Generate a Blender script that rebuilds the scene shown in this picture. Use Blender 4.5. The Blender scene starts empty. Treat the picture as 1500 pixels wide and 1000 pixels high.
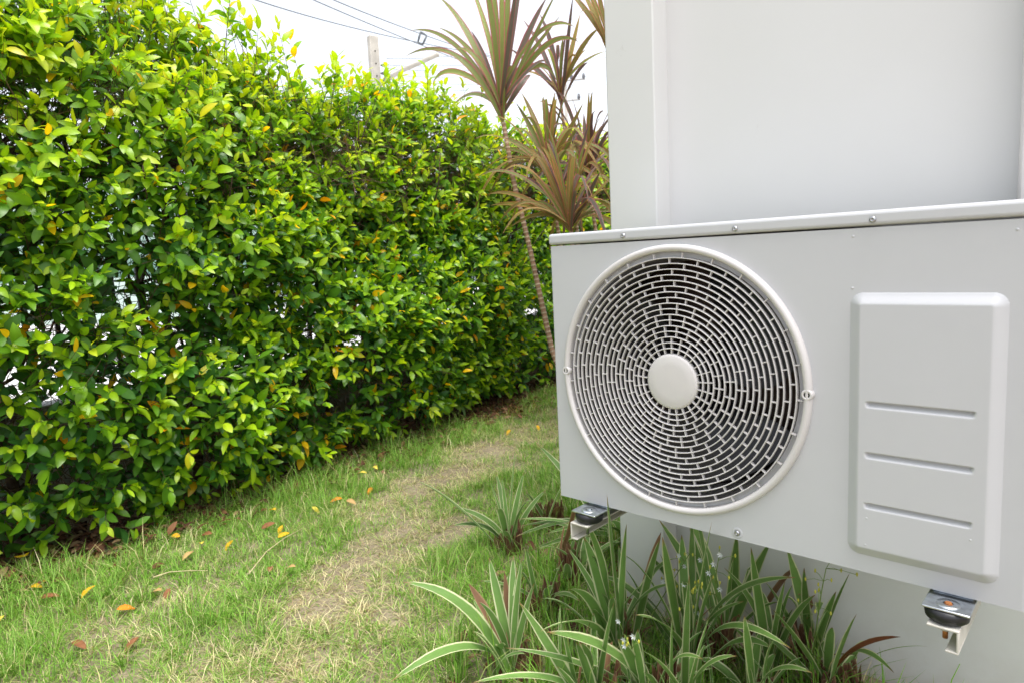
import bpy, math
import numpy as np
from mathutils import Matrix, Vector

# ------------------------------------------------------------------ camera, sky, sun, exposure
scene = bpy.context.scene
COL = scene.collection
H_CAM = 0.93
FPX = 1000.0                       # focal length in photo pixels (1500 wide) = 24 mm
def cam_basis(yaw, pitch, roll):
    y, p, r = (math.radians(a) for a in (yaw, pitch, roll))
    F = np.array([-math.sin(y)*math.cos(p), math.cos(y)*math.cos(p), -math.sin(p)])
    Rt = np.array([math.cos(y), math.sin(y), 0.0]); U = np.cross(Rt, F)
    c, s = math.cos(r), math.sin(r)
    return c*Rt + s*U, -s*Rt + c*U, F
RT, UP, FW = cam_basis(42.737, 7.091, -2.843)
cam_data = bpy.data.cameras.new('camera'); cam = bpy.data.objects.new('camera', cam_data); COL.objects.link(cam)
cam.matrix_world = Matrix(((RT[0], UP[0], -FW[0], 0), (RT[1], UP[1], -FW[1], 0), (RT[2], UP[2], -FW[2], H_CAM), (0, 0, 0, 1)))
cam_data.sensor_width = 36.0; cam_data.lens = 24.0
cam_data.clip_start = 0.02; cam_data.clip_end = 2000
cam_data.dof.use_dof = True; cam_data.dof.focus_distance = 1.55; cam_data.dof.aperture_fstop = 9.0
scene.camera = cam

SUN_EL, SUN_AZ = 73.0, 97.0       # azimuth measured from +Y towards +X: high veiled sun on the right
world = bpy.data.worlds.new('World'); scene.world = world; world.use_nodes = True
wn = world.node_tree.nodes; wl = world.node_tree.links
bg = wn['Background']
sky = wn.new('ShaderNodeTexSky'); sky.sky_type = 'NISHITA'; sky.sun_disc = False
sky.sun_elevation = math.radians(SUN_EL); sky.sun_rotation = math.radians(SUN_AZ)
sky.air_density = 1.0; sky.dust_density = 3.0; sky.ozone_density = 1.0; sky.altitude = 0
hs = wn.new('ShaderNodeHueSaturation'); hs.inputs['Saturation'].default_value = 0.30   # thin white overcast
wl.new(sky.outputs[0], hs.inputs['Color']); wl.new(hs.outputs[0], bg.inputs['Color'])
bg.inputs['Strength'].default_value = 0.15

sun_data = bpy.data.lights.new('sun', 'SUN'); sun = bpy.data.objects.new('sun', sun_data); COL.objects.link(sun)
sun_data.energy = 1.1; sun_data.angle = math.radians(24); sun_data.color = (1.0, 0.97, 0.92)
_d = Vector((math.sin(math.radians(SUN_AZ))*math.cos(math.radians(SUN_EL)), math.cos(math.radians(SUN_AZ))*math.cos(math.radians(SUN_EL)), math.sin(math.radians(SUN_EL))))
sun.rotation_euler = _d.to_track_quat('Z', 'Y').to_euler(); sun.location = (3, -4, 8)

vs = scene.view_settings
vs.view_transform = 'Standard'; vs.look = 'None'; vs.gamma = 1.0; vs.use_curve_mapping = False
vs.exposure = 1.30
scene.render.engine = 'CYCLES'
cy = scene.cycles
cy.use_denoising = True
cy.max_bounces = 8; cy.diffuse_bounces = 4; cy.glossy_bounces = 3; cy.transmission_bounces = 4; cy.transparent_max_bounces = 12
cy.caustics_reflective = False; cy.caustics_refractive = False

# ------------------------------------------------------------------ helpers
rng = np.random.default_rng(7)
def ray(px, py):
    return (px-750)*RT - (py-500)*UP + FPX*FW
def onY(px, py, Y):
    d = ray(px, py); return d*Y/d[1] + np.array([0, 0, H_CAM])
def onG(px, py, z=0.0):
    d = ray(px, py); return d*((z-H_CAM)/d[2]) + np.array([0, 0, H_CAM])
def atD(px, py, dist):
    return ray(px, py)/FPX*dist + np.array([0, 0, H_CAM])
def project(P):
    Q = np.asarray(P) - np.array([0, 0, H_CAM]); d = Q@FW
    return 750+FPX*(Q@RT)/d, 500-FPX*(Q@UP)/d, d
def unit(v):
    v = np.asarray(v, float); return v/np.maximum(np.linalg.norm(v, axis=-1, keepdims=True), 1e-9)

def tag(o, label=None, cat=None, group=None, kind=None):
    if label: o['label'] = label
    if cat: o['category'] = cat
    if group: o['group'] = group
    if kind: o['kind'] = kind
    return o
def link(o, parent=None):
    COL.objects.link(o)
    if parent is not None: o.parent = parent
    return o
def empty(name, loc):
    o = bpy.data.objects.new(name, None); o.empty_display_size = 0.05
    o.location = [float(c) for c in loc]; return link(o)

class MB:
    """collects verts / faces (world coordinates) and links them as one mesh object"""
    def __init__(s): s.v = []; s.f = []; s.uv = []; s.n = 0
    def add(s, v, f, uv=None):
        v = np.asarray(v, float).reshape(-1, 3)
        s.v.append(v); s.f += [tuple(int(i)+s.n for i in q) for q in f]
        s.uv.append(np.zeros((len(v), 2)) if uv is None else np.asarray(uv, float)); s.n += len(v)
        return s
    def box(s, a, b):
        x0, y0, z0 = a; x1, y1, z1 = b
        return s.add([(x0,y0,z0),(x1,y0,z0),(x1,y1,z0),(x0,y1,z0),(x0,y0,z1),(x1,y0,z1),(x1,y1,z1),(x0,y1,z1)],
                     [(0,3,2,1),(4,5,6,7),(0,1,5,4),(1,2,6,5),(2,3,7,6),(3,0,4,7)])
    def tube(s, pts, rad, sides=8, caps=True):
        pts = np.asarray(pts, float); n = len(pts); rad = np.broadcast_to(np.asarray(rad, float), (n,))
        t = unit(np.gradient(pts, axis=0)); ref = np.array([0.31, 0.87, 0.39])
        a = unit(np.cross(t, ref)); b = np.cross(t, a)
        th = np.arange(sides)*2*math.pi/sides
        V = pts[:, None]+rad[:, None, None]*(np.cos(th)[None, :, None]*a[:, None]+np.sin(th)[None, :, None]*b[:, None])
        F = [(i*sides+j, i*sides+(j+1) % sides, (i+1)*sides+(j+1) % sides, (i+1)*sides+j) for i in range(n-1) for j in range(sides)]
        if caps: F += [tuple(range(sides))[::-1], tuple((n-1)*sides+j for j in range(sides))]
        return s.add(V.reshape(-1, 3), F)
    def lathe(s, prof, c, axis='y', seg=96, a0=0.0, a1=2*math.pi, close_prof=False):
        """prof = [(radius, offset along axis)]; round the axis through c"""
        full = abs(a1-a0-2*math.pi) < 1e-6
        k = seg if full else seg+1
        th = a0+(a1-a0)*np.arange(k)/seg; m = len(prof)
        V = []
        for t in th:
            for r, o in prof:
                if axis == 'y': V.append((c[0]+r*math.cos(t), c[1]+o, c[2]+r*math.sin(t)))
                else: V.append((c[0]+r*math.cos(t), c[1]+r*math.sin(t), c[2]+o))
        F = []
        for i in range(k if full else k-1):
            for j in range(m if close_prof else m-1):
                i2, j2 = (i+1) % k, (j+1) % m
                F.append((i*m+j, i*m+j2, i2*m+j2, i2*m+j))
        return s.add(V, F)
    def build(s, name, mat, parent=None, smooth=False, bevel=0.0, bseg=2, origin=None):
        if origin is None: origin = np.array(parent.location) if parent is not None else np.zeros(3)
        base = np.array(origin, float)
        V = np.concatenate(s.v)-base
        me = bpy.data.meshes.new(name); me.from_pydata(V.tolist(), [], s.f); me.update()
        uvl = me.uv_layers.new(name='uv'); U = np.concatenate(s.uv)
        li = np.empty(len(me.loops), np.int32); me.loops.foreach_get('vertex_index', li)
        uvl.data.foreach_set('uv', U[li].astype(np.float32).ravel())
        if smooth: me.polygons.foreach_set('use_smooth', np.ones(len(me.polygons), bool))
        me.materials.append(mat)
        o = bpy.data.objects.new(name, me); link(o, parent)
        if parent is None: o.location = base.tolist()
        if bevel:
            m = o.modifiers.new('bevel', 'BEVEL'); m.width = bevel; m.segments = bseg; m.limit_method = 'ANGLE'; m.angle_limit = math.radians(40)
            m.harden_normals = False
            me.polygons.foreach_set('use_smooth', np.ones(len(me.polygons), bool))
            me.set_sharp_from_angle(angle=math.radians(50))
        return o

def big_mesh(name, tv, tf, M, T, col, mat, parent=None, smooth=True, shade=None):
    """one mesh of N copies of a template; M (N,3,3) columns = template axes, T (N,3), col (N,3); shade (V,) factor along the template"""
    N, V = len(T), len(tv); base = np.array(parent.location) if parent is not None else np.zeros(3)
    P = np.einsum('nij,vj->nvi', M, tv)+(T-base)[:, None]
    me = bpy.data.meshes.new(name)
    lt = np.array([len(f) for f in tf], np.int32); li = np.concatenate([np.array(f) for f in tf]).astype(np.int32)
    me.vertices.add(N*V); me.vertices.foreach_set('co', P.astype(np.float32).ravel())
    me.loops.add(N*len(li)); me.loops.foreach_set('vertex_index', (li[None]+(np.arange(N)*V)[:, None]).astype(np.int32).ravel())
    me.polygons.add(N*len(tf))
    ls = np.concatenate([[0], np.cumsum(lt)[:-1]])
    me.polygons.foreach_set('loop_start', (ls[None]+(np.arange(N)*len(li))[:, None]).astype(np.int32).ravel())
    me.update(calc_edges=True)
    if smooth: me.polygons.foreach_set('use_smooth', np.ones(N*len(tf), bool))
    c = np.ones((N, V, 4), np.float32); c[:, :, :3] = col[:, None]
    if shade is not None: c[:, :, :3] *= shade[None, :, None]
    a = me.color_attributes.new('col', 'FLOAT_COLOR', 'POINT'); a.data.foreach_set('color', c.ravel())
    me.materials.append(mat)
    o = bpy.data.objects.new(name, me); link(o, parent)
    return o

class Noise2:
    def __init__(s, seed, n=256):
        s.g = np.random.default_rng(seed).random((n, n)); s.n = n
    def __call__(s, x, y):
        x = np.asarray(x, float); y = np.asarray(y, float)
        xi = np.floor(x).astype(int); yi = np.floor(y).astype(int); fx = x-xi; fy = y-yi
        fx = fx*fx*(3-2*fx); fy = fy*fy*(3-2*fy); n = s.n
        g = lambda a, b: s.g[a % n, b % n]
        return (g(xi, yi)*(1-fx)+g(xi+1, yi)*fx)*(1-fy)+(g(xi, yi+1)*(1-fx)+g(xi+1, yi+1)*fx)*fy
N1, N2, N3, N4 = Noise2(1), Noise2(2), Noise2(3), Noise2(4)
def sstep(a, b, x):
    t = np.clip((np.asarray(x, float)-a)/(b-a), 0, 1); return t*t*(3-2*t)

# ------------------------------------------------------------------ materials
def mat(name):
    m = bpy.data.materials.new(name); m.use_nodes = True
    return m, m.node_tree.nodes, m.node_tree.links, m.node_tree.nodes['Principled BSDF']
def noise_node(n, l, scale, detail=4, coord='Object', rough=0.55):
    tc = n.new('ShaderNodeTexCoord'); t = n.new('ShaderNodeTexNoise'); t.inputs['Scale'].default_value = scale
    t.inputs['Detail'].default_value = detail; t.inputs['Roughness'].default_value = rough
    l.new(tc.outputs[coord], t.inputs['Vector']); return t
def ramp(n, l, src, stops):
    r = n.new('ShaderNodeValToRGB'); e = r.color_ramp.elements
    e[0].position, e[0].color = stops[0][0], (*stops[0][1], 1)
    e[1].position, e[1].color = stops[-1][0], (*stops[-1][1], 1)
    for p, c in stops[1:-1]:
        q = e.new(p); q.color = (*c, 1)
    l.new(src, r.inputs['Fac']); return r
def bump(n, l, src, dist, strength, bsdf):
    b = n.new('ShaderNodeBump'); b.inputs['Distance'].default_value = dist; b.inputs['Strength'].default_value = strength
    l.new(src, b.inputs['Height']); l.new(b.outputs[0], bsdf.inputs['Normal'])
def simple(name, c, rough=0.5, metal=0.0, var=0.0, scale=20, bmp=0.0, spec=None):
    m, n, l, b = mat(name)
    b.inputs['Roughness'].default_value = rough; b.inputs['Metallic'].default_value = metal
    if spec is not None: b.inputs['Specular IOR Level'].default_value = spec
    t = noise_node(n, l, scale)
    r = ramp(n, l, t.outputs['Fac'], [(0.3, tuple(x*(1-var) for x in c)), (0.7, tuple(min(1, x*(1+var)) for x in c))])
    l.new(r.outputs[0], b.inputs['Base Color'])
    if bmp: bump(n, l, t.outputs['Fac'], bmp, 0.6, b)
    return m
def leaf_mat(name, rough=0.35, trans=0.35, tcol=(1.25, 1.2, 0.5), spec=0.5, veins=False):
    m, n, l, b = mat(name)
    at = n.new('ShaderNodeAttribute'); at.attribute_name = 'col'
    b.inputs['Roughness'].default_value = rough; b.inputs['Specular IOR Level'].default_value = spec
    l.new(at.outputs['Color'], b.inputs['Base Color'])
    mul = n.new('ShaderNodeMix'); mul.data_type = 'RGBA'; mul.blend_type = 'MULTIPLY'; mul.inputs[0].default_value = 1.0
    l.new(at.outputs['Color'], mul.inputs[6]); mul.inputs[7].default_value = (*tcol, 1)
    tr = n.new('ShaderNodeBsdfTranslucent'); l.new(mul.outputs[2], tr.inputs['Color'])
    mx = n.new('ShaderNodeMixShader'); mx.inputs[0].default_value = trans
    l.new(b.outputs[0], mx.inputs[1]); l.new(tr.outputs[0], mx.inputs[2])
    l.new(mx.outputs[0], n['Material Output'].inputs['Surface'])
    return m
def ribbon_mat(name, centre, edge, tip, e0=0.78, e1=0.9, rough=0.4, trans=0.22, stripes=26.0, var=0.25, tip0=0.93, mid=None):
    """long leaf: uv.x across (0..1), uv.y along; coloured margin, fine lengthwise veins, dry tip"""
    m, n, l, b = mat(name)
    uv = n.new('ShaderNodeUVMap'); uv.uv_map = 'uv'; sp = n.new('ShaderNodeSeparateXYZ'); l.new(uv.outputs[0], sp.inputs[0])
    def math_(op, a, bb=None):
        k = n.new('ShaderNodeMath'); k.operation = op
        for i, v in enumerate((a, bb)):
            if v is None: continue
            if isinstance(v, (int, float)): k.inputs[i].default_value = v
            else: l.new(v, k.inputs[i])
        return k.outputs[0]
    d = math_('ABSOLUTE', math_('SUBTRACT', math_('MULTIPLY', sp.outputs[0], 2.0), 1.0))      # 0 centre .. 1 margin
    nz = noise_node(n, l, 14.0, 3)
    d2 = math_('ADD', d, math_('MULTIPLY', math_('SUBTRACT', nz.outputs['Fac'], 0.5), 0.18))
    mr = n.new('ShaderNodeMapRange'); mr.interpolation_type = 'SMOOTHSTEP'; mr.inputs[1].default_value = e0; mr.inputs[2].default_value = e1; l.new(d2, mr.inputs[0])
    st = math_('SINE', math_('MULTIPLY', sp.outputs[0], stripes*3.14159))
    vein = math_('ADD', math_('MULTIPLY', st, 0.10), 1.0)
    oi = n.new('ShaderNodeObjectInfo')
    val = math_('MULTIPLY', vein, math_('ADD', math_('MULTIPLY', oi.outputs['Random'], var*2), 1.0-var))
    cc = n.new('ShaderNodeMix'); cc.data_type = 'RGBA'; l.new(mr.outputs[0], cc.inputs[0])
    if mid is None:
        cc.inputs[6].default_value = (*centre, 1)
    else:
        cm = n.new('ShaderNodeMix'); cm.data_type = 'RGBA'; l.new(nz.outputs['Fac'], cm.inputs[0])
        cm.inputs[6].default_value = (*centre, 1); cm.inputs[7].default_value = (*mid, 1); l.new(cm.outputs[2], cc.inputs[6])
    cc.inputs[7].default_value = (*edge, 1)
    mv = n.new('ShaderNodeMix'); mv.data_type = 'RGBA'; mv.blend_type = 'MULTIPLY'; mv.inputs[0].default_value = 1.0
    l.new(cc.outputs[2], mv.inputs[6]); l.new(val, mv.inputs[7])
    mt = n.new('ShaderNodeMapRange'); mt.inputs[1].default_value = tip0; mt.inputs[2].default_value = 1.0; l.new(sp.outputs[1], mt.inputs[0])
    ct = n.new('ShaderNodeMix'); ct.data_type = 'RGBA'; l.new(mt.outputs[0], ct.inputs[0]); l.new(mv.outputs[2], ct.inputs[6]); ct.inputs[7].default_value = (*tip, 1)
    l.new(ct.outputs[2], b.inputs['Base Color']); b.inputs['Roughness'].default_value = rough
    bump(n, l, st, 0.0006, 0.5, b)
    tr = n.new('ShaderNodeBsdfTranslucent'); l.new(ct.outputs[2], tr.inputs['Color'])
    mx = n.new('ShaderNodeMixShader'); mx.inputs[0].default_value = trans
    l.new(b.outputs[0], mx.inputs[1]); l.new(tr.outputs[0], mx.inputs[2]); l.new(mx.outputs[0], n['Material Output'].inputs['Surface'])
    return m

M = {}
# painted render of the house
m, n, l, b = mat('wall_paint')
t1 = noise_node(n, l, 1.3, 5); r1 = ramp(n, l, t1.outputs['Fac'], [(0.3, (0.655, 0.652, 0.645)), (0.7, (0.69, 0.688, 0.684))])
t2 = noise_node(n, l, 9.0, 8, rough=0.75); r2 = ramp(n, l, t2.outputs['Fac'], [(0.24, (0.80, 0.78, 0.74)), (0.33, (1, 1, 1))])
t3 = noise_node(n, l, 34.0, 2); r3 = ramp(n, l, t3.outputs['Fac'], [(0.205, (0.60, 0.57, 0.52)), (0.23, (1, 1, 1))])
geo = n.new('ShaderNodeNewGeometry'); sep = n.new('ShaderNodeSeparateXYZ'); l.new(geo.outputs['Position'], sep.inputs[0])
mz = n.new('ShaderNodeMapRange'); mz.inputs[1].default_value = 0.26; mz.inputs[2].default_value = 0.02; mz.inputs[3].default_value = 0; mz.inputs[4].default_value = 0.5; l.new(sep.outputs[2], mz.inputs[0])
td = noise_node(n, l, 16.0, 8, rough=0.7); mm = n.new('ShaderNodeMath'); mm.operation = 'MULTIPLY'; l.new(mz.outputs[0], mm.inputs[0]); l.new(td.outputs['Fac'], mm.inputs[1])
x1 = n.new('ShaderNodeMix'); x1.data_type = 'RGBA'; x1.blend_type = 'MULTIPLY'; x1.inputs[0].default_value = 0.6; l.new(r1.outputs[0], x1.inputs[6]); l.new(r2.outputs[0], x1.inputs[7])
x2 = n.new('ShaderNodeMix'); x2.data_type = 'RGBA'; x2.blend_type = 'MULTIPLY'; x2.inputs[0].default_value = 0.8; l.new(x1.outputs[2], x2.inputs[6]); l.new(r3.outputs[0], x2.inputs[7])
x3 = n.new('ShaderNodeMix'); x3.data_type = 'RGBA'; l.new(mm.outputs[0], x3.inputs[0]); l.new(x2.outputs[2], x3.inputs[6]); x3.inputs[7].default_value = (0.34, 0.26, 0.17, 1)
l.new(x3.outputs[2], b.inputs['Base Color']); b.inputs['Roughness'].default_value = 0.55
tb = noise_node(n, l, 120.0, 4); bump(n, l, tb.outputs['Fac'], 0.0008, 0.14, b)
M['wall'] = m

def painted_metal(name, c, rough=0.38):
    m, n, l, b = mat(name)
    t = noise_node(n, l, 6.0, 6, rough=0.7)
    r = ramp(n, l, t.outputs['Fac'], [(0.25, tuple(x*0.955 for x in c)), (0.75, c)]); l.new(r.outputs[0], b.inputs['Base Color'])
    t2 = noise_node(n, l, 40.0, 4); r2 = n.new('ShaderNodeMapRange'); r2.inputs[3].default_value = rough-0.06; r2.inputs[4].default_value = rough+0.1; l.new(t2.outputs['Fac'], r2.inputs[0]); l.new(r2.outputs[0], b.inputs['Roughness'])
    t3 = noise_node(n, l, 420.0, 2); bump(n, l, t3.outputs['Fac'], 0.0002, 0.25, b)
    return m
M['ac'] = painted_metal('ivory_sheet_metal', (0.530, 0.536, 0.556))
M['plastic'] = painted_metal('ivory_plastic', (0.63, 0.605, 0.60), 0.42)
M['shroud'] = simple('fan_shroud_sheet', (0.19, 0.18, 0.175), 0.5, var=0.08)
M['fan'] = simple('fan_plastic', (0.014, 0.014, 0.017), 0.35, var=0.2)
M['coil'] = simple('heat_exchanger', (0.055, 0.032, 0.024), 0.7, var=0.35, scale=60)
M['inner'] = simple('inner_sheet', (0.05, 0.045, 0.042), 0.6, var=0.2)
M['screw'] = simple('screw_steel', (0.45, 0.45, 0.47), 0.3, 1.0, var=0.15, scale=300)
M['dark'] = simple('hole_shade', (0.03, 0.03, 0.03), 0.6, spec=0.15)  # near black standing for the shade down in screw and bolt holes
M['zinc'] = simple('galvanised_steel', (0.62, 0.66, 0.70), 0.28, 1.0, var=0.25, scale=70)
M['rust'] = simple('rusty_bolt', (0.42, 0.16, 0.05), 0.6, 0.4, var=0.4, scale=200)
M['rubber'] = simple('black_rubber', (0.015, 0.015, 0.018), 0.45, var=0.2)
M['bracket'] = painted_metal('bracket_paint', (0.60, 0.57, 0.51), 0.45)
M['fence'] = simple('dark_fence_steel', (0.02, 0.02, 0.022), 0.45, var=0.2)
M['plinth'] = simple('grey_render', (0.36, 0.35, 0.34), 0.85, var=0.15, scale=9, bmp=0.002)
M['bark'] = simple('ficus_bark', (0.085, 0.052, 0.034), 0.85, var=0.4, scale=40, bmp=0.003)
M['twig'] = simple('ficus_twig', (0.11, 0.062, 0.034), 0.8, var=0.35, scale=30)
M['concrete'] = simple('pole_concrete', (0.46, 0.43, 0.38), 0.9, var=0.14, scale=5, bmp=0.004)
M['cable'] = simple('cable', (0.10, 0.11, 0.12), 0.5)
M['insulator'] = simple('insulator', (0.12, 0.12, 0.13), 0.4)
M['leaf'] = leaf_mat('ficus_leaf', 0.34, 0.47, (1.3, 1.2, 0.4))
M['grass'] = leaf_mat('grass_blade', 0.5, 0.30, (1.1, 1.1, 0.6), 0.3)
M['litter'] = leaf_mat('leaf_litter', 0.7, 0.12, (1.1, 0.8, 0.5), 0.2)
M['straw'] = simple('dry_straw', (0.55, 0.45, 0.26), 0.7, var=0.15, scale=80)
M['dianella'] = ribbon_mat('variegated_strap_leaf', (0.140, 0.275, 0.065), (0.74, 0.76, 0.45), (0.34, 0.11, 0.05), 0.68, 0.82, 0.38, 0.28, mid=(0.250, 0.420, 0.105))
M['dianella_red'] = ribbon_mat('reddened_strap_leaf', (0.30, 0.085, 0.035), (0.36, 0.20, 0.09), (0.20, 0.12, 0.06), 0.7, 0.95, 0.5, 0.2)
M['dry_leaf'] = ribbon_mat('dry_strap_leaf', (0.27, 0.15, 0.075), (0.35, 0.22, 0.11), (0.16, 0.08, 0.04), 0.5, 0.95, 0.75, 0.1, mid=(0.17, 0.075, 0.038))
M['stub'] = ribbon_mat('rotting_leaf_base', (0.24, 0.105, 0.055), (0.34, 0.19, 0.10), (0.34, 0.22, 0.13), 0.5, 0.95, 0.85, 0.08, mid=(0.12, 0.05, 0.028))
M['cord_a'] = ribbon_mat('olive_red_leaf', (0.30, 0.34, 0.09), (0.56, 0.15, 0.16), (0.28, 0.09, 0.05), 0.55, 0.95, 0.33, 0.40, mid=(0.26, 0.30, 0.08))
M['cord_b'] = ribbon_mat('purple_leaf', (0.24, 0.15, 0.13), (0.52, 0.14, 0.15), (0.30, 0.10, 0.05), 0.55, 0.95, 0.3, 0.36, mid=(0.14, 0.15, 0.10))
M['cord_c'] = ribbon_mat('bronze_leaf', (0.36, 0.34, 0.09), (0.60, 0.24, 0.11), (0.46, 0.17, 0.05), 0.55, 0.95, 0.33, 0.40, mid=(0.30, 0.20, 0.06))
m, n, l, b = mat('ringed_stem')
uv = n.new('ShaderNodeUVMap'); uv.uv_map = 'uv'
at = n.new('ShaderNodeAttribute'); at.attribute_name = 'col'; l.new(at.outputs['Color'], b.inputs['Base Color']); b.inputs['Roughness'].default_value = 0.7
M['stem'] = m
M['stalk'] = simple('flower_stalk', (0.20, 0.30, 0.06), 0.5, var=0.2)
M['bud'] = simple('yellow_bud', (0.55, 0.52, 0.07), 0.5, var=0.25)
M['petal'] = simple('white_petal', (0.74, 0.74, 0.78), 0.5)
m, n, l, b = mat('soil')
t1 = noise_node(n, l, 3.0, 6); t2 = noise_node(n, l, 60.0, 8, rough=0.7)
mx = n.new('ShaderNodeMix'); mx.data_type = 'RGBA'; mx.blend_type = 'MULTIPLY'; mx.inputs[0].default_value = 0.8
r1 = ramp(n, l, t1.outputs['Fac'], [(0.35, (0.30, 0.24, 0.16)), (0.65, (0.44, 0.37, 0.25))])
r2 = ramp(n, l, t2.outputs['Fac'], [(0.3, (0.35, 0.33, 0.30)), (0.7, (1.0, 1.0, 1.0))])
l.new(r1.outputs[0], mx.inputs[6]); l.new(r2.outputs[0], mx.inputs[7]); l.new(mx.outputs[2], b.inputs['Base Color']); b.inputs['Roughness'].default_value = 0.95
bump(n, l, t2.outputs['Fac'], 0.01, 0.8, b); M['soil'] = m
M['road'] = simple('pale_concrete_paving', (0.58, 0.57, 0.55), 0.85, var=0.1, scale=2)
m, n, l, b = mat('green_net')
b.inputs['Base Color'].default_value = (0.22, 0.62, 0.45, 1); b.inputs['Roughness'].default_value = 0.7
tr = n.new('ShaderNodeBsdfTranslucent'); tr.inputs['Color'].default_value = (0.35, 0.80, 0.60, 1)
mx = n.new('ShaderNodeMixShader'); mx.inputs[0].default_value = 0.6; l.new(b.outputs[0], mx.inputs[1]); l.new(tr.outputs[0], mx.inputs[2])
tp = n.new('ShaderNodeBsdfTransparent'); m2 = n.new('ShaderNodeMixShader'); m2.inputs[0].default_value = 0.45
l.new(mx.outputs[0], m2.inputs[1]); l.new(tp.outputs[0], m2.inputs[2]); l.new(m2.outputs[0], n['Material Output'].inputs['Surface'])
M['net'] = m

# ------------------------------------------------------------------ ground, paving
def hedge_front(y):                       # x of the hedge's front line along the lawn
    return -2.50-0.14*np.asarray(y, float)
gx = np.concatenate([[-400, -60, -12], np.arange(-6, 2.01, 0.1), [6, 20, 60, 400]])
gy = np.concatenate([[-400, -60, -10], np.arange(-2, 9.01, 0.1), [14, 30, 80, 400]])
GX, GY = np.meshgrid(gx, gy, indexing='ij')
def ground_z(x, y):
    near = np.where((np.abs(x) < 6) & (y > -2) & (y < 9), 1.0, 0.0)
    return near*((N1(x*1.7+9, y*1.7)-0.5)*0.022+(N2(x*5, y*5+3)-0.5)*0.012)-0.004
GZ = ground_z(GX, GY)
nx, ny = GX.shape
mb = MB(); mb.add(np.stack([GX, GY, GZ], -1).reshape(-1, 3), [(i*ny+j, (i+1)*ny+j, (i+1)*ny+j+1, i*ny+j+1) for i in range(nx-1) for j in range(ny-1)])
tag(mb.build('ground', M['soil'], smooth=True), 'bare brown soil of the garden beneath the lawn', 'ground', kind='structure')
mb = MB(); mb.add([(-300, -200, 0.03), (-3.75, -200, 0.03), (-3.75, 300, 0.03), (-300, 300, 0.03)], [(0, 1, 2, 3)])
tag(mb.build('pavement', M['road']), 'pale concrete paving beyond the hedge and fence', 'pavement', kind='structure')

# ------------------------------------------------------------------ house
house = tag(empty('house', (1.5, 1.5, 0)), 'white painted house wall with a shallow corner pilaster behind the outdoor unit', 'house')
MB().box((-0.962, 1.50, -0.1), (4.2, 7.5, 3.30)).build('wall', M['wall'], house, bevel=0.004)
MB().box((-0.978, 1.44, -0.1), (-0.845, 1.62, 3.303)).build('pilaster', M['wall'], house, bevel=0.004)
MB().box((-1.0, 1.42, 3.306), (4.3, 7.6, 3.42)).build('roof_slab', M['wall'], house, bevel=0.01)

# ------------------------------------------------------------------ outdoor unit
D = 1.091; AX0, AX1, AZ0, AZ1 = -0.890, -0.084, 0.420, 0.968
FC = np.array([-0.6155, D, 0.6915]); RH = 0.2365
ac = tag(empty('air_conditioner', (-0.494, 1.23, 0.42)), 'ivory outdoor air conditioner unit with round fan grille on wall brackets', 'air conditioner')
DB = D+0.285
# front panel: sheet with a round hole
mb = MB(); K = 128; zt = 0.9455; za = AZ0+0.001
def edge_pt(t):
    dx, dz = math.cos(t), math.sin(t); s = 1e9
    for lim, dd, c in ((AX1-0.012, dx, FC[0]), (AX0+0.004, dx, FC[0]), (zt, dz, FC[2]), (za, dz, FC[2])):
        if abs(dd) > 1e-9:
            q = (lim-c)/dd
            if q > 0: s = min(s, q)
    return FC[0]+dx*s, FC[2]+dz*s
angs = sorted(set([i*2*math.pi/K for i in range(K)]+[math.atan2(z-FC[2], x-FC[0]) % (2*math.pi) for x in (AX0+0.004, AX1-0.012) for z in (za, zt)]))
V = []; n_ = len(angs)
for t in angs:
    ex, ez = edge_pt(t)
    V += [(FC[0]+0.2225*math.cos(t), D+0.0085, FC[2]+0.2225*math.sin(t)), (FC[0]+RH*math.cos(t), D+0.0070, FC[2]+RH*math.sin(t)), (FC[0]+(RH+0.004)*math.cos(t), D, FC[2]+(RH+0.004)*math.sin(t)), (ex, D, ez)]
F = []
for i in range(n_):
    j = (i+1) % n_
    F += [(i*4+q, j*4+q, j*4+q+1, i*4+q+1) for q in range(3)]
mb.add(V, F)
# rounded right-hand corner and folded edges of the same sheet
R_ = 0.012
cor = [(AX1-R_+R_*math.sin(a), D+R_-R_*math.cos(a)) for a in np.linspace(0, math.pi/2, 7)]+[(AX1, D+0.06)]
V = [(x, y, z) for x, y in cor for z in (za, zt)]
mb.add(V, [(2*i, 2*i+2, 2*i+3, 2*i+1) for i in range(len(cor)-1)])
corl = [(AX0+0.004-0.004*math.sin(a), D+0.004-0.004*math.cos(a)) for a in np.linspace(0, math.pi/2, 5)]+[(AX0, D+0.06)]
V = [(x, y, z) for x, y in corl for z in (za, zt)]
mb.add(V, [(2*i, 2*i+1, 2*i+3, 2*i+2) for i in range(len(corl)-1)])
mb.add([(AX0+0.004, D, za), (AX1-0.012, D, za), (AX1-0.012, D+0.02, za), (AX0+0.004, D+0.02, za)], [(0, 3, 2, 1)])
front = mb.build('front_panel', M['ac'], ac, smooth=True); front.data.set_sharp_from_angle(angle=math.radians(35))
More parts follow.
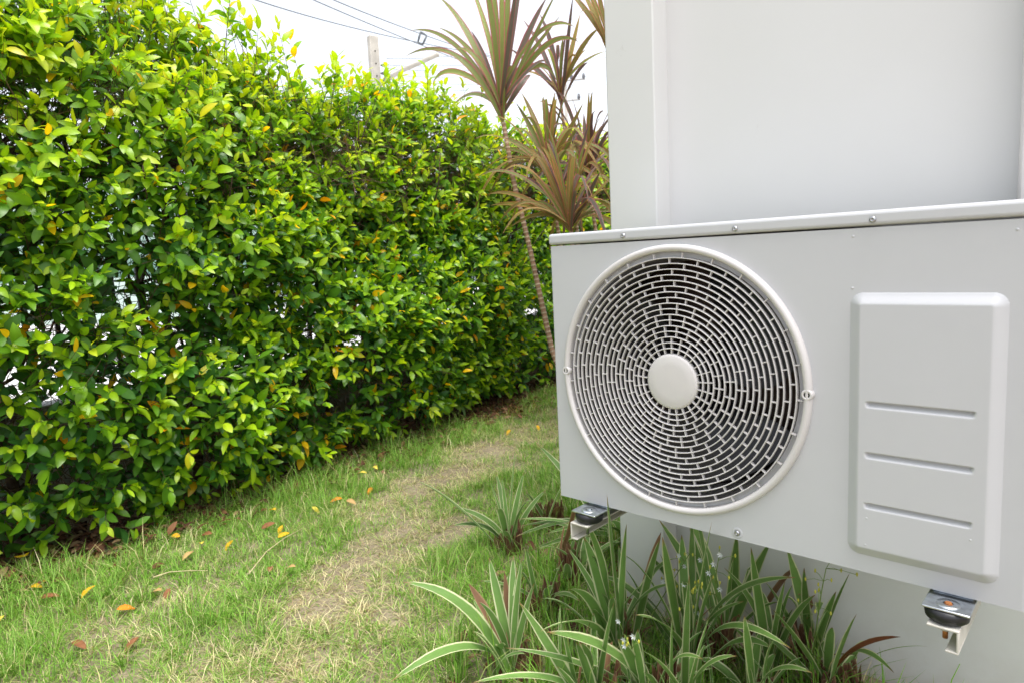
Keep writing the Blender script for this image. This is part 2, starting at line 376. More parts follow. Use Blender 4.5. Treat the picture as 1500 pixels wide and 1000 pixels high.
# casing behind it
mb = MB(); e = 0.0012
mb.box((AX0+e, D+0.058, AZ0+0.002), (AX0+0.004, DB, 0.9445)); mb.box((AX1-0.004, D+0.058, AZ0+0.002), (AX1-e, DB, 0.9445))
mb.box((AX0+0.006, D+0.004, AZ0+0.003), (AX1-0.006, DB-0.002, AZ0+0.008))
mb.build('casing', M['ac'], ac)
MB().box((AX0+0.006, D+0.200, AZ0+0.010), (-0.36, D+0.235, 0.942)).build('heat_exchanger', M['coil'], ac)
MB().box((-0.352, D+0.012, AZ0+0.010), (-0.349, D+0.27, 0.942)).build('partition_plate', M['inner'], ac)
MB().box((AX0-0.002, D-0.0035, 0.9480), (AX1+0.002, DB+0.003, AZ1+0.002)).build('top_cover', M['ac'], ac, bevel=0.006, bseg=4)
# shroud
mb = MB(); mb.lathe([(0.2226, 0.0086), (0.2195, 0.014), (0.2165, 0.026), (0.2145, 0.05), (0.2140, 0.085), (0.2155, 0.11)], FC, seg=96)
mb.build('fan_shroud', M['shroud'], ac, smooth=True)
# fan
fan = MB(); fan.lathe([(0.0, 0.045), (0.040, 0.046), (0.050, 0.055), (0.052, 0.13), (0.0, 0.131)], FC, seg=40)
fan_o = fan.build('fan_hub', M['fan'], ac, smooth=True)
for k in range(3):
    a0 = 0.5+k*2*math.pi/3; V = []; nr, na = 8, 12
    for i in range(nr):
        r = 0.048+(0.208-0.048)*i/(nr-1)
        w = 0.62+0.42*math.sin(math.pi*i/(nr-1)*0.8)
        for j in range(na):
            u = j/(na-1); t = a0+(u-0.5)*w*1.5+0.35*i/(nr-1)
            yy = 0.060+0.075*u-0.012*math.sin(math.pi*u)
            V.append((FC[0]+r*math.cos(t), D+yy, FC[2]+r*math.sin(t)))
    MB().add(V, [(i*na+j, i*na+j+1, (i+1)*na+j+1, (i+1)*na+j) for i in range(nr-1) for j in range(na-1)]).build('fan_blade', M['fan'], ac, smooth=True)
# grille
gril = MB(); pr = [(0.2392+0.0066*math.cos(a), -0.0010-0.0085*max(0, math.sin(a))**0.8) for a in np.linspace(0, math.pi, 13)]
pr = [(pr[0][0], 0.0045)]+pr+[(pr[-1][0], 0.008)]
gril.lathe(pr, FC, seg=128)
grille = gril.build('fan_grille', M['plastic'], ac, smooth=True)
def sub(mb, name, mat_, smooth=False):
    o = mb.build(name, mat_, None, smooth=smooth, origin=np.array(ac.location)); o.location = (0, 0, 0); o.parent = grille; return o
RK = [0.0505+0.01008*k for k in range(19)]
for k in range(1, 18):
    r = RK[k]; w = 0.00095
    m_ = MB(); m_.lathe([(r-w, -0.0005), (r-w, -0.0050), (r-w*0.5, -0.0057), (r+w*0.5, -0.0057), (r+w, -0.0050), (r+w, -0.0005), (r+w*0.6, 0.004), (r-w*0.6, 0.004)], FC, seg=120, close_prof=True)
    sub(m_, 'ring_bar', M['plastic'], True)
NS = 25; grp = [0, 0, 0, 1, 1, 2, 2, 3, 3]+list(range(4, 13))
for k in range(18):
    m_ = MB(); ph = 0.06+grp[k]*math.pi/NS+grp[k]*0.012
    for i in range(NS):
        t = ph+i*2*math.pi/NS; c, s = math.cos(t), math.sin(t); w = 0.00085; r0, r1 = RK[k]+0.0006, min(RK[k+1], 0.2335)-0.0006
        P = []
        for yy in (-0.0046, 0.0015):
            for rr in (r0, r1):
                for q in (-w, w): P.append((FC[0]+rr*c-q*s, D+yy, FC[2]+rr*s+q*c))
        m_.add(P, [(0, 1, 3, 2), (4, 6, 7, 5), (0, 2, 6, 4), (1, 5, 7, 3), (0, 4, 5, 1), (2, 3, 7, 6)])
    o = sub(m_, 'spoke_row', M['plastic']); o['kind'] = 'stuff'
m_ = MB(); m_.lathe([(0.0, -0.0072), (0.030, -0.0070), (0.046, -0.0062), (0.0500, -0.0046), (0.0512, -0.0015), (0.0505, 0.004)], FC, seg=72)
sub(m_, 'hub_cap', M['plastic'], True)
def screw(c, r, parent_fn, name='screw', out=0.0):
    c = np.array(c)-np.array([0, out, 0])
    m_ = MB(); m_.lathe([(0.0, -0.0016), (r*0.28, -0.0016), (r*0.30, -0.0030), (r*0.62, -0.0028), (r*0.9, -0.0016), (r, 0.0006)], c, seg=20)
    return parent_fn(m_, name, M['screw'], True)
for x, z in ((-0.8545, 0.694), (-0.3765, 0.692)):
    m_ = MB(); m_.lathe([(0.0048, 0.0), (0.0048, -0.0092), (0.0072, -0.0098), (0.0088, -0.0085), (0.0094, 0.0)], (x, D, z), seg=28)
    sub(m_, 'screw_boss', M['plastic'], True)
    o = sub(MB().lathe([(0.0, -0.0086), (0.0020, -0.0086), (0.0026, -0.0092), (0.0050, -0.0090)], (x, D, z), seg=18), 'screw', M['dark'], True)  # flush dark disc: shade of the screw hole put into the colour
acp = lambda mb_, nm, mt, sm: mb_.build(nm, mt, ac, smooth=sm)
for x, z in ((-0.711, 0.957), (-0.494, 0.9565), (-0.287, 0.9565)): screw((x, D-0.0035, z), 0.0050, acp)
screw((-0.496, D-0.001, 0.4335), 0.0050, acp)
m_ = MB(); m_.lathe([(0.0052, -0.0002), (0.0085, -0.0012), (0.0100, -0.0002)], (-0.496, D, 0.4335), seg=24); m_.build('screw_dimple', M['ac'], ac, smooth=True)
for x, z in ((-0.314, 0.934), (-0.314, 0.858), (-0.118, 0.932), (-0.287, 0.512), (-0.288, 0.470), (-0.155, 0.511)):
    yo = D-0.0002 if z > 0.853 else D-0.0112
    m_ = MB(); m_.lathe([(0.0, -0.0007), (0.0009, -0.0006), (0.0014, -0.0002), (0.0024, 0.0002)], (x, yo, z), seg=14); m_.build('rivet_pip', M['ac'], ac, smooth=True)
# pressed service cover: height field with three grooves
px0, px1, pz0, pz1 = -0.3185, -0.1205, 0.4465, 0.8535
xs = np.linspace(px0, px1, 120); zs = np.linspace(pz0, pz1, 400)
XX, ZZ = np.meshgrid(xs, zs, indexing='ij')
def rrect(X, Z, x0, x1, z0, z1, r):
    qx = np.abs(X-(x0+x1)/2)-(x1-x0)/2+r; qz = np.abs(Z-(z0+z1)/2)-(z1-z0)/2+r
    return np.hypot(np.maximum(qx, 0), np.maximum(qz, 0))+np.minimum(np.maximum(qx, qz), 0)-r
sd = rrect(XX, ZZ, px0+0.001, px1-0.001, pz0+0.001, pz1-0.001, 0.020)
t_ = np.clip(-sd/0.0185, 0, 1); hgt = 0.0105*(0.5*sstep(0, 1, t_)+0.5*np.clip((t_-0.08)/0.84, 0, 1))
for zc in (0.688, 0.6105, 0.5325):
    ends = 1-sstep(0.0635, 0.0685, np.abs(XX+0.2225)); dz = ZZ-zc       # pressed louvre: steep upper lip, sloping floor
    hgt -= 0.0085*ends*sstep(-0.0066, 0.0016, dz)*(1-sstep(0.0022, 0.0036, dz))
YY = D-hgt+0.0004*(sd > -0.0012)-0.0008*(sd < -0.0012)
nx, nz = XX.shape
mb = MB(); mb.add(np.stack([XX, YY, ZZ], -1).reshape(-1, 3), [(i*nz+j, (i+1)*nz+j, (i+1)*nz+j+1, i*nz+j+1) for i in range(nx-1) for j in range(nz-1)])
cover = mb.build('service_cover', M['ac'], ac, smooth=True)
tag(MB().box((-0.1595, 1.446, 0.62), (-0.085, 1.4975, 3.2)).build('pipe_cover', M['plastic'], bevel=0.006, bseg=3, origin=(-0.12, 1.497, 0.62)), 'white vertical pipe cover running up the wall from the outdoor unit', 'pipe cover')
# zinc feet that the unit stands on
for x0, x1 in ((-0.824, -0.766), (-0.205, -0.147)):
    c = (x0+x1)/2
    ft = MB(); ft.box((x0, 1.043, 0.4140), (x1, 1.20, 0.4172)); ft.box((x0+0.004, 1.096, 0.4172), (x1-0.004, 1.20, 0.4198))
    fo = ft.build('mounting_foot', M['zinc'], ac, bevel=0.001)
    m_ = MB(); m_.lathe([(0.0, 0.0030), (0.0045, 0.0028), (0.0055, 0.0)], (c, 1.064, 0.4172), 'z', seg=6)
    o = m_.build('bolt_head', M['rust' if c > -0.5 else 'zinc'], None, origin=np.array(ac.location)); o.location = (0, 0, 0); o.parent = fo
    m_ = MB(); m_.lathe([(0.0065, 0.0012), (0.0145, 0.0014), (0.0155, 0.0)], (c, 1.064, 0.4172), 'z', seg=28)
    o = m_.build('washer', M['zinc'], None, smooth=True, origin=np.array(ac.location)); o.location = (0, 0, 0); o.parent = fo
# wall brackets: C channels
for nm, x0, x1, web, lab in (('L', -0.824, -0.781, 0, 'cream steel channel bracket below the fan grille of the outdoor unit'), ('R', -0.197, -0.158, 1, 'cream steel channel bracket below the embossed cover of the outdoor unit')):
    br = tag(empty('wall_bracket', ((x0+x1)/2, 1.497, 0.36)), lab, 'bracket', 'brackets carrying the outdoor unit')
    zt_, zb_ = 0.3935, 0.359; th = 0.0030; yf = 1.038; sl = 0.0
    m_ = MB(); m_.box((x0, yf, zt_-th), (x1, 1.4965, zt_))
    m_.build('top_flange', M['bracket'], br, bevel=0.0008)
    xw = (x0, x0+th) if web == 0 else (x1-th, x1)
    MB().box((xw[0], yf, zb_+th+0.0003), (xw[1], 1.4965, zt_-th-0.0003)).build('web', M['bracket'], br, bevel=0.0008)
    lw = 0.016; xl = (x0, x0+lw) if web == 0 else (x1-lw, x1)
    MB().box((xl[0], yf, zb_), (xl[1], 1.4965, zb_+th)).build('bottom_flange', M['bracket'], br, bevel=0.0008)
    MB().box((x0-0.0005, 1.4885, zb_-0.03), (x1+0.0005, 1.4960, zt_+0.004)).build('wall_plate', M['bracket'], br, bevel=0.001)
    c = (x0+x1)/2-(0.0 if web else -0.006); 
    m_ = MB(); m_.lathe([(0.0, 0.0), (0.022, 0.0), (0.0270, 0.004), (0.0285, 0.013), (0.0270, 0.0188), (0.0, 0.0190)], (c, 1.067, zt_+0.0006), 'z', seg=36)
    m_.build('rubber_pad', M['rubber'], br, smooth=True)
    m_ = MB(); m_.lathe([(0.0, -0.024), (0.0035, -0.024), (0.0035, -0.0035)], (c, 1.058, zt_), 'z', seg=12); m_.build('bolt', M['rust' if web else 'screw'], br, smooth=True)
    m_ = MB(); m_.lathe([(0.0, -0.0115), (0.0072, -0.0115), (0.0075, -0.0034)], (c, 1.058, zt_), 'z', seg=6); m_.build('nut', M['screw'], br)

# ------------------------------------------------------------------ fence behind the hedge
def fx(y, off): return hedge_front(y)-off
Y0, Y1 = -1.6, 8.4
pl = MB()
def slab(mb_, off0, off1, z0, z1, ya=Y0, yb=Y1):
    V = [(fx(y, o), y, z) for y in (ya, yb) for o in (off0, off1) for z in (z0, z1)]
    return mb_.add(V, [(0, 1, 3, 2), (4, 6, 7, 5), (0, 4, 5, 1), (2, 3, 7, 6), (1, 5, 7, 3), (0, 2, 6, 4)])
slab(pl, 0.62, 0.74, -0.1, 0.43)
fence = tag(empty('fence', (fx(3, 0.68), 3, 0)), 'dark steel rail fence on a grey low wall hidden behind the hedge', 'fence')
pl.build('plinth', M['plinth'], fence, bevel=0.006)
for zz in (0.62, 1.42): slab(MB(), 0.665, 0.695, zz, zz+0.035).build('rail', M['fence'], fence)
for k, y in enumerate(np.arange(Y0+0.1, Y1, 0.115)):
    if k % 16 == 0: MB().box((fx(y, .71), y-0.03, 0.431), (fx(y, .65), y+0.03, 1.60)).build('post', M['fence'], fence)
    else: MB().box((fx(y, .69), y-0.009, 0.50), (fx(y, .672), y+0.009, 1.52)).build('picket', M['fence'], fence)
net = MB(); yy = np.arange(Y0, Y1, 0.08); zz = np.linspace(0.72, 1.34, 9)
V = [(fx(y, 0.80)+0.03*math.sin(y*7+z*4)+0.02*math.sin(y*19), y, z+0.03*math.sin(y*3.1)) for y in yy for z in zz]
net.add(V, [(i*9+j, (i+1)*9+j, (i+1)*9+j+1, i*9+j+1) for i in range(len(yy)-1) for j in range(8)])
tag(net.build('shade_net', M['net'], smooth=True, origin=(-3.6, 3, 0.72)), 'mint green shade netting glimpsed through gaps in the hedge', 'net')

# ------------------------------------------------------------------ hedge
hedge = tag(empty('hedge', (float(hedge_front(2.5))-0.3, 2.5, 0)), 'tall dense green hedge with scattered yellow leaves along the lawn', 'hedge')
ys_k = np.array([-1.5, 0.6, 1.0, 1.35, 1.55, 1.8, 2.1, 2.4, 2.65, 3.0, 3.25, 3.7, 5.0, 8.5])
zs_k = np.array([2.20, 2.18, 2.08, 1.99, 1.88, 1.80, 1.80, 1.89, 1.92, 1.89, 1.80, 1.77, 1.84, 1.84])
def top_z(y): return np.interp(y, ys_k, zs_k)-0.05
def face_off(y, z):                      # forward bulge of the leaf face
    zt = top_z(y)
    o = np.interp(z/zt, [0, 0.06, 0.16, 0.3, 0.55, 0.8, 0.93, 1.0], [-0.10, -0.02, 0.07, 0.09, 0.03, -0.03, -0.12, -0.24])
    return o+(N1(y*2.6, z*2.9)-0.5)*0.20+(N2(y*7, z*7)-0.5)*0.10
def gen_shoots(ns, ya, yb):
    y = rng.uniform(ya, yb, ns); zt = top_z(y)
    z = 0.05+(zt-0.05)*rng.random(ns)**0.92
    dep = np.where(rng.random(ns) < 0.24, rng.uniform(0.10, 0.48, ns), np.minimum(rng.exponential(0.075, ns), 0.5))
    hi = z > zt*0.80
    dep = np.where(hi, rng.random(ns)**1.3*0.62, dep)
    # gaps
    g = N3(y*3.3+5, z*3.6)*0.6+N4(y*8, z*8+2)*0.4
    low = np.interp(z, [0.0, 0.12, 0.28, 0.42, 0.58, 0.75, 1.15, 1.30, 1.45, 1.6, 2.2], [0.34, 0.50, 0.56, 0.50, 0.56, 0.72, 0.74, 0.50, 0.48, 0.95, 1.0])
    keep = rng.random(ns) < low*np.clip(0.42+1.6*(g-0.20), 0.16, 1.0)
    y, z, dep = y[keep], z[keep], dep[keep]
    x = hedge_front(y)+face_off(y, z)-dep
    n_ = len(y); zt = top_z(y); upw = sstep(0.78, 1.0, z/zt); inn = sstep(0.0, 0.45, dep)
    d = np.stack([0.75*(1-upw)+0.12, np.zeros(n_)-0.12, 0.42+0.9*upw], -1)+rng.normal(0, 0.42, (n_, 3))
    d[:, 0] *= np.where(hi[keep] & (dep > 0.35), -0.6, 1)
    d[:, 2] -= 0.75*(z < 0.3)*rng.random(n_)
    return np.stack([x, y, z], -1), unit(d), dep
S1 = gen_shoots(9800, 0.05, 3.2); S2 = gen_shoots(6400, 3.2, 6.6); S3 = gen_shoots(1500, -1.3, 0.05)
SP = np.concatenate([S1[0], S2[0], S3[0]]); SD = np.concatenate([S1[1], S2[1], S3[1]]); SDP = np.concatenate([S1[2], S2[2], S3[2]])
# long water shoots standing above the clipped top
nt = 330; y = rng.uniform(-0.3, 6.0, nt); x = hedge_front(y)-rng.uniform(0.02, 0.55, nt)
tp_ = np.stack([x, y, top_z(y)-0.02], -1); td_ = unit(np.stack([rng.normal(0, .25, nt), rng.normal(0, .3, nt), np.ones(nt)], -1))
NSH = len(SP)
SL = np.concatenate([rng.uniform(0.06, 0.15, NSH), rng.uniform(0.08, 0.20, nt)]); SP = np.concatenate([SP, tp_]); SD = np.concatenate([SD, td_]); SDP = np.concatenate([SDP, np.zeros(nt)])
NSH = len(SP)
LPOS, LDIR, LNRM, LLEN, LCOL, LDEP = [], [], [], [], [], []
a_ = unit(np.cross(SD, rng.normal(0, 1, (NSH, 3)))); b_ = np.cross(SD, a_)
young = rng.random(NSH)
NL = 8
for k in range(NL):
    s = (k+0.6)/NL; keep = rng.random(NSH) < (0.94 if k > 2 else 0.75)
    ang = k*2.4+rng.normal(0, 0.35, NSH); tilt = np.interp(s, [0, 1], [1.15, 0.5])+rng.normal(0, 0.22, NSH)
    rad = np.cos(ang)[:, None]*a_+np.sin(ang)[:, None]*b_
    ld = unit(np.cos(tilt)[:, None]*SD+np.sin(tilt)[:, None]*rad+np.array([0.05, 0, -0.22])*rng.random((NSH, 1)))
    nr = SD-ld*np.sum(SD*ld, -1, keepdims=True)+np.array([0.1, 0, 0.35]); nr = unit(nr-ld*np.sum(nr*ld, -1, keepdims=True)+rng.normal(0, .22, (NSH, 3)))
    nr = unit(nr-ld*np.sum(nr*ld, -1, keepdims=True))
    P = SP+SD*(SL*s)[:, None]+ld*0.006
    ln = rng.normal(0.058, 0.009, NSH)*(1.0-0.30*max(0, s-0.62)/0.38*(young > 0.3))
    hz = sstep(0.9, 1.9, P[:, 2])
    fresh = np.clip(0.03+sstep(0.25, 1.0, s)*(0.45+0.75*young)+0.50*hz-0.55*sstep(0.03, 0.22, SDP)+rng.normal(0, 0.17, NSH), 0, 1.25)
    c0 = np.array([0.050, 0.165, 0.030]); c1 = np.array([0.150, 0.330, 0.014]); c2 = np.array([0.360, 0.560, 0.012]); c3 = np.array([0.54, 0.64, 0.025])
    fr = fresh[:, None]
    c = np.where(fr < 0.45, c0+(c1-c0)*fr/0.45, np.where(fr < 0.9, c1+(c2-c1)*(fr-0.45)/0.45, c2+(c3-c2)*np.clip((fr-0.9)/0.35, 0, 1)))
    yel = rng.random(NSH) < 0.027
    cy_ = np.array([0.95, 0.58, 0.012])*rng.uniform(0.8, 1.1, (NSH, 1))*np.where(rng.random((NSH, 1)) < 0.22, np.array([0.95, 0.68, 0.8]), 1.0)
    c = np.where(yel[:, None], cy_, c*rng.uniform(0.85, 1.15, (NSH, 1)))
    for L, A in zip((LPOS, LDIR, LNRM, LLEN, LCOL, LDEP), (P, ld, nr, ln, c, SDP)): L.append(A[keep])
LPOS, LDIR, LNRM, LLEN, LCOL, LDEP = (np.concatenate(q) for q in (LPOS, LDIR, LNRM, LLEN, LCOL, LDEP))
LPOS[:, 2] = np.maximum(LPOS[:, 2], 0.05)
LSID = np.cross(LNRM, LDIR)
def leaf_template(fold=0.10, droop=0.16, wid=0.44):
    ts = [0.0, 0.16, 0.42, 0.70, 0.88, 1.0]; ws = [0.04, 0.70, 1.0, 0.82, 0.42, 0.0]
    V = []; F = []
    for t, w in zip(ts, ws):
        zc = 0.05*math.sin(math.pi*t)-droop*t*t; hw = wid*w/2
        if w == 0.0: V.append((t, 0, zc))
        else: V += [(t, -hw, zc+fold*hw*1.6), (t, 0, zc), (t, hw, zc+fold*hw*1.6)]
    for i in range(4):
        F += [(i*3, i*3+1, i*3+4, i*3+3), (i*3+1, i*3+2, i*3+5, i*3+4)]
    F += [(12, 13, 15), (13, 14, 15)]
    return np.array(V), [tuple(f[::-1]) for f in F]
TV, TF = leaf_template()
LV = np.array([1.0 if abs(v[1]) > 1e-6 else 1.22 for v in TV])
# the 300 leaves that show largest become parts of their own
px_, py_, dd_ = project(LPOS)
inv = (px_ > 5) & (px_ < 1000) & (py_ > 5) & (py_ < 880) & (LDEP < 0.025)
facing = np.abs(np.sum(LNRM*unit(np.array([0, 0, H_CAM])-LPOS), -1))
score = np.where(inv, LLEN/dd_*(0.4+facing), 0)
top = np.argsort(-score)[:300]
rest = np.ones(len(LPOS), bool); rest[top] = False
Mx = np.stack([LDIR, LSID, LNRM], -1)*LLEN[:, None, None]*np.stack([np.ones(len(LLEN)), rng.uniform(0.85, 1.2, len(LLEN)), rng.uniform(0.4, 1.7, len(LLEN))], -1)[:, None, :]
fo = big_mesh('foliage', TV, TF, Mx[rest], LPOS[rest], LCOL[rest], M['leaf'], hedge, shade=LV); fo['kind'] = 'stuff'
# alike leaves share mesh data: cluster the 300 by colour
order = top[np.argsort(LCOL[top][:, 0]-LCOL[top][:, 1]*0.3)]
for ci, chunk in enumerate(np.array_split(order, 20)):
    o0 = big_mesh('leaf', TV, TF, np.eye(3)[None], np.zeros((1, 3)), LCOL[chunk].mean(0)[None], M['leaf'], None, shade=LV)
    for q, i in enumerate(chunk):
        o = o0 if q == 0 else o0.copy()
        if q: COL.objects.link(o)
        o.parent = hedge
        Tm = Matrix(Mx[i].tolist()).to_4x4(); Tm.translation = Vector((LPOS[i]-np.array(hedge.location)).tolist())
        o.matrix_basis = Tm
# twigs that carry the shoots
th = np.arange(3)*2*math.pi/3
TWV = np.array([(s, math.cos(t)*w, math.sin(t)*w) for s, w in ((-0.9, 1.3), (0.35, 1.0), (1.0, 0.45)) for t in th])
TWF = [(i*3+j, i*3+(j+1) % 3, (i+1)*3+(j+1) % 3, (i+1)*3+j) for i in range(2) for j in range(3)]
back = unit(SD+np.stack([np.full(NSH, 0.0), rng.normal(0, .3, NSH), rng.normal(0.1, .3, NSH)], -1))
MW = np.stack([SD*SL[:, None], a_*0.0013, b_*0.0013], -1)
tc_ = np.array([0.10, 0.058, 0.032])*rng.uniform(0.7, 1.4, (NSH, 1))
tw = big_mesh('twig', TWV, TWF, MW, SP, tc_, M['twig'], hedge); tw['kind'] = 'stuff'
# bare inner twig tangle
nb = 11000; y = rng.uniform(0.0, 6.0, nb); z = rng.uniform(0.08, 1.75, nb); x = hedge_front(y)+face_off(y, z)-rng.uniform(0.02, 0.45, nb)
z = np.where(rng.random(nb) < 0.4, rng.normal(1.36, 0.11, nb), z)
d = unit(np.stack([rng.normal(0.7, .5, nb), rng.normal(0, .7, nb), rng.normal(0.35, .6, nb)], -1)); aa = unit(np.cross(d, rng.normal(0, 1, (nb, 3))))
ln = rng.uniform(0.08, 0.22, nb)
tw = big_mesh('bare_twig', TWV, TWF, np.stack([d*ln[:, None], aa*0.0012, np.cross(d, aa)*0.0012], -1), np.stack([x, y, z], -1), np.array([0.10, 0.058, 0.032])*rng.uniform(0.6, 1.5, (nb, 1)), M['twig'], hedge); tw['kind'] = 'stuff'
# trunks with limbs
r2 = np.random.default_rng(21)
yv = 0.1
while yv < 6.5:
    y = yv+r2.normal(0, 0.05); x0 = float(hedge_front(y))-r2.uniform(0.20, 0.40)
    mb = MB(); hgt_ = r2.uniform(1.35, 1.6); k = 9
    pts = np.array([(x0+0.03*math.sin(i*0.9+y*9), y+0.03*math.sin(i*0.7+y*5), -0.03+hgt_*i/(k-1)) for i in range(k)])
    mb.tube(pts, np.linspace(0.021, 0.008, k), 8)
    for j in range(13):
        i = r2.integers(1, k-1); p = pts[i]; L = r2.uniform(0.22, 0.5); az = r2.normal(0, 0.9); dv = np.array([math.cos(az), math.sin(az), r2.uniform(0.3, 1.1)])
        if r2.random() < 0.25: dv[0] *= -1
        q = [p+dv*L*t+np.array([0, 0, 0.10*t*t]) + r2.normal(0, .012, 3)*(t > 0) for t in np.linspace(0, 1, 6)]
        mb.tube(q, np.linspace(0.0075, 0.0022, 6), 5)
    mb.build('trunk', M['bark'], hedge, smooth=True)
    yv += r2.uniform(0.30, 0.46)

# ------------------------------------------------------------------ lawn
pyk = np.array([-0.5, 0.65, 0.92, 1.26, 1.8, 2.47, 3.2, 5.0]); pxk = np.array([-1.0, -1.42, -1.55, -1.83, -2.08, -2.28, -2.38, -2.4])
def dryness(x, y):
    xc = np.interp(y, pyk, pxk); w = np.interp(y, [0, 1, 2.5, 4], [0.36, 0.27, 0.25, 0.3])
    c = np.exp(-((x-xc)/w)**2)
    return np.clip(c*0.64+(N1(x*4.1+3, y*4.1)-0.5)*0.75+(N2(x*13, y*13)-0.5)*0.55-0.06, 0, 1)
def bed(x, y):                            # planting bed beside the house
    xb = np.interp(y, [0.6, 0.9, 1.5, 2.0, 3.0], [-0.95, -1.12, -1.45, -1.62, -1.9])
    return sstep(-0.05, 0.10, x-xb)
GV = np.array([(0, -0.5, 0), (0, 0.5, 0), (0.36, -0.42, 0.68), (0.36, 0.42, 0.68), (1.0, 0, 1.0)])
GF = [(0, 1, 3, 2), (2, 3, 4)]
GS = None
def grass(name, nb, box, lenf, dens, colf, wid=(0.0012, 0.0026), label=None, lean=(0.35, 2.8), flat=2.2):
    x = rng.uniform(box[0], box[1], nb); y = rng.uniform(box[2], box[3], nb); az = rng.uniform(0, 2*math.pi, nb)
    nt_ = max(8, nb//34); tx, ty = rng.uniform(box[0], box[1], nt_), rng.uniform(box[2], box[3], nt_); ti = rng.integers(nt_, size=nb); tuft = rng.random(nb) < 0.6
    rr_ = 0.013*np.sqrt(rng.random(nb)); x = np.where(tuft, tx[ti]+rr_*np.cos(az), x); y = np.where(tuft, ty[ti]+rr_*np.sin(az), y); az = az+rng.normal(0, 0.5, nb)
    inside = ~((x > -0.985) & (y > 1.42))
    px, py, dd = project(np.stack([x, y, np.zeros(nb)], -1))
    vis = (dd > 0.2) & (px > -600) & (px < 1900) & (py < 1700)
    k = inside & vis & (rng.random(nb) < dens(x, y)); x, y, az = x[k], y[k], az[k]; nb = len(x)
    L = lenf(x, y)*np.clip(rng.lognormal(-0.1, 0.38, nb), 0.4, 2.2); ln_ = rng.uniform(*lean, nb)*(1+flat*dryness(x, y))
    w = rng.uniform(*wid, nb)
    dx = np.stack([np.cos(az), np.sin(az), np.zeros(nb)], -1); dy = np.stack([-np.sin(az), np.cos(az), np.zeros(nb)], -1)
    zz = np.stack([np.zeros(nb), np.zeros(nb), np.ones(nb)], -1)
    hh = L/np.sqrt(1+ln_**2)
    Mm = np.stack([dx*(hh*ln_)[:, None], dy*w[:, None], zz*hh[:, None]], -1)
    c = colf(x, y, nb)
    o = big_mesh(name, GV, GF, Mm, np.stack([x, y, ground_z(x, y)-0.003], -1), c, M['grass'], None, shade=GS)
    tag(o, label, 'grass', kind='stuff'); return o
def cols(nb, pal, p):
    i = rng.choice(len(pal), nb, p=p); return np.array(pal)[i]*rng.uniform(0.75, 1.25, (nb, 1))
GREEN = [(0.195, 0.400, 0.045), (0.270, 0.470, 0.075), (0.130, 0.270, 0.035), (0.36, 0.44, 0.13), (0.62, 0.54, 0.27)]
STRAW = [(0.74, 0.66, 0.40), (0.62, 0.54, 0.31), (0.38, 0.28, 0.16), (0.40, 0.46, 0.15), (0.28, 0.42, 0.08)]
def lawn_dens(x, y):
    hf = hedge_front(y); edge = sstep(-0.10, 0.22, x-hf+(N3(x*5, y*5)-0.5)*0.30)
    far = np.interp(y, [0.2, 1.2, 2.5, 5], [1.0, 1.0, 0.75, 0.5])
    return edge*far*(1-0.35*bed(x, y))*(1-0.18*dryness(x, y))
def lawn_len(x, y):
    d = dryness(x, y); hf = hedge_front(y); near = np.exp(-((x-hf-0.2)/0.28)**2)
    return (0.050*(1-d)+0.020*d)*(0.55+0.9*N4(x*6, y*6))*(1+0.35*near)
def lawn_col(x, y, nb):
    d = dryness(x, y)[:, None]; g = cols(nb, GREEN, [.36, .32, .16, .10, .06]); s = cols(nb, STRAW, [.36, .26, .13, .13, .12])
    c = np.where(rng.random((nb, 1)) < np.clip(d*1.45-0.08, 0.04, 0.93), s, g)
    p = onG(735, 603); rust = np.exp(-((x-p[0])**2+((y-p[1])*0.7)**2)/0.12**2)[:, None]      # rusty dead patch by the hedge
    return np.where(rng.random((nb, 1)) < rust*0.8, cols(nb, [(0.55, 0.30, 0.08), (0.42, 0.22, 0.07), (0.55, 0.45, 0.10)], [.4, .35, .25]), c)
grass('lawn_grass', 640000, (-3.1, 0.6, -0.3, 5.2), lawn_len, lawn_dens, lawn_col, label='short patchy lawn with a dry straw coloured worn strip')
def bed_dens(x, y): return bed(x, y)*sstep(0.52, 0.62, N3(x*9, y*9+4))*0.9+0.1*bed(x, y)
grass('tall_grass', 34000, (-1.9, 0.0, 0.5, 2.6), lambda x, y: 0.085+0*x, bed_dens, lambda x, y, nb: cols(nb, GREEN, [.34, .30, .22, .09, .05]), wid=(0.002, 0.004), label='longer tufts of grass between the variegated strap leaf plants', lean=(0.1, 1.3), flat=0.0)
# brown litter under the hedge
nl = 9000; y = rng.uniform(-0.3, 5.5, nl); x = hedge_front(y)+rng.normal(-0.10, 0.17, nl)
edge_ok = x-hedge_front(y) < 0.16+0.28*N3(x*5, y*5); x, y = x[edge_ok], y[edge_ok]
xb = rng.uniform(-1.6, -0.2, 420); yb = rng.uniform(0.7, 1.8, 420); kb = (bed(xb, yb) > 0.5) & ~((xb > -0.985) & (yb > 1.43)); x = np.concatenate([x, xb[kb]]); y = np.concatenate([y, yb[kb]]); nl = len(x)
az = rng.uniform(0, 2*math.pi, nl); up_ = unit(np.stack([rng.normal(0, .45, nl), rng.normal(0, .45, nl), np.ones(nl)], -1))
dl = unit(np.cross(up_, np.stack([np.cos(az), np.sin(az), np.zeros(nl)], -1))); sz = rng.uniform(0.02, 0.055, nl)
Ml = np.stack([dl, np.cross(up_, dl), up_*rng.uniform(0.6, 2.5, (nl, 1))], -1)*sz[:, None, None]
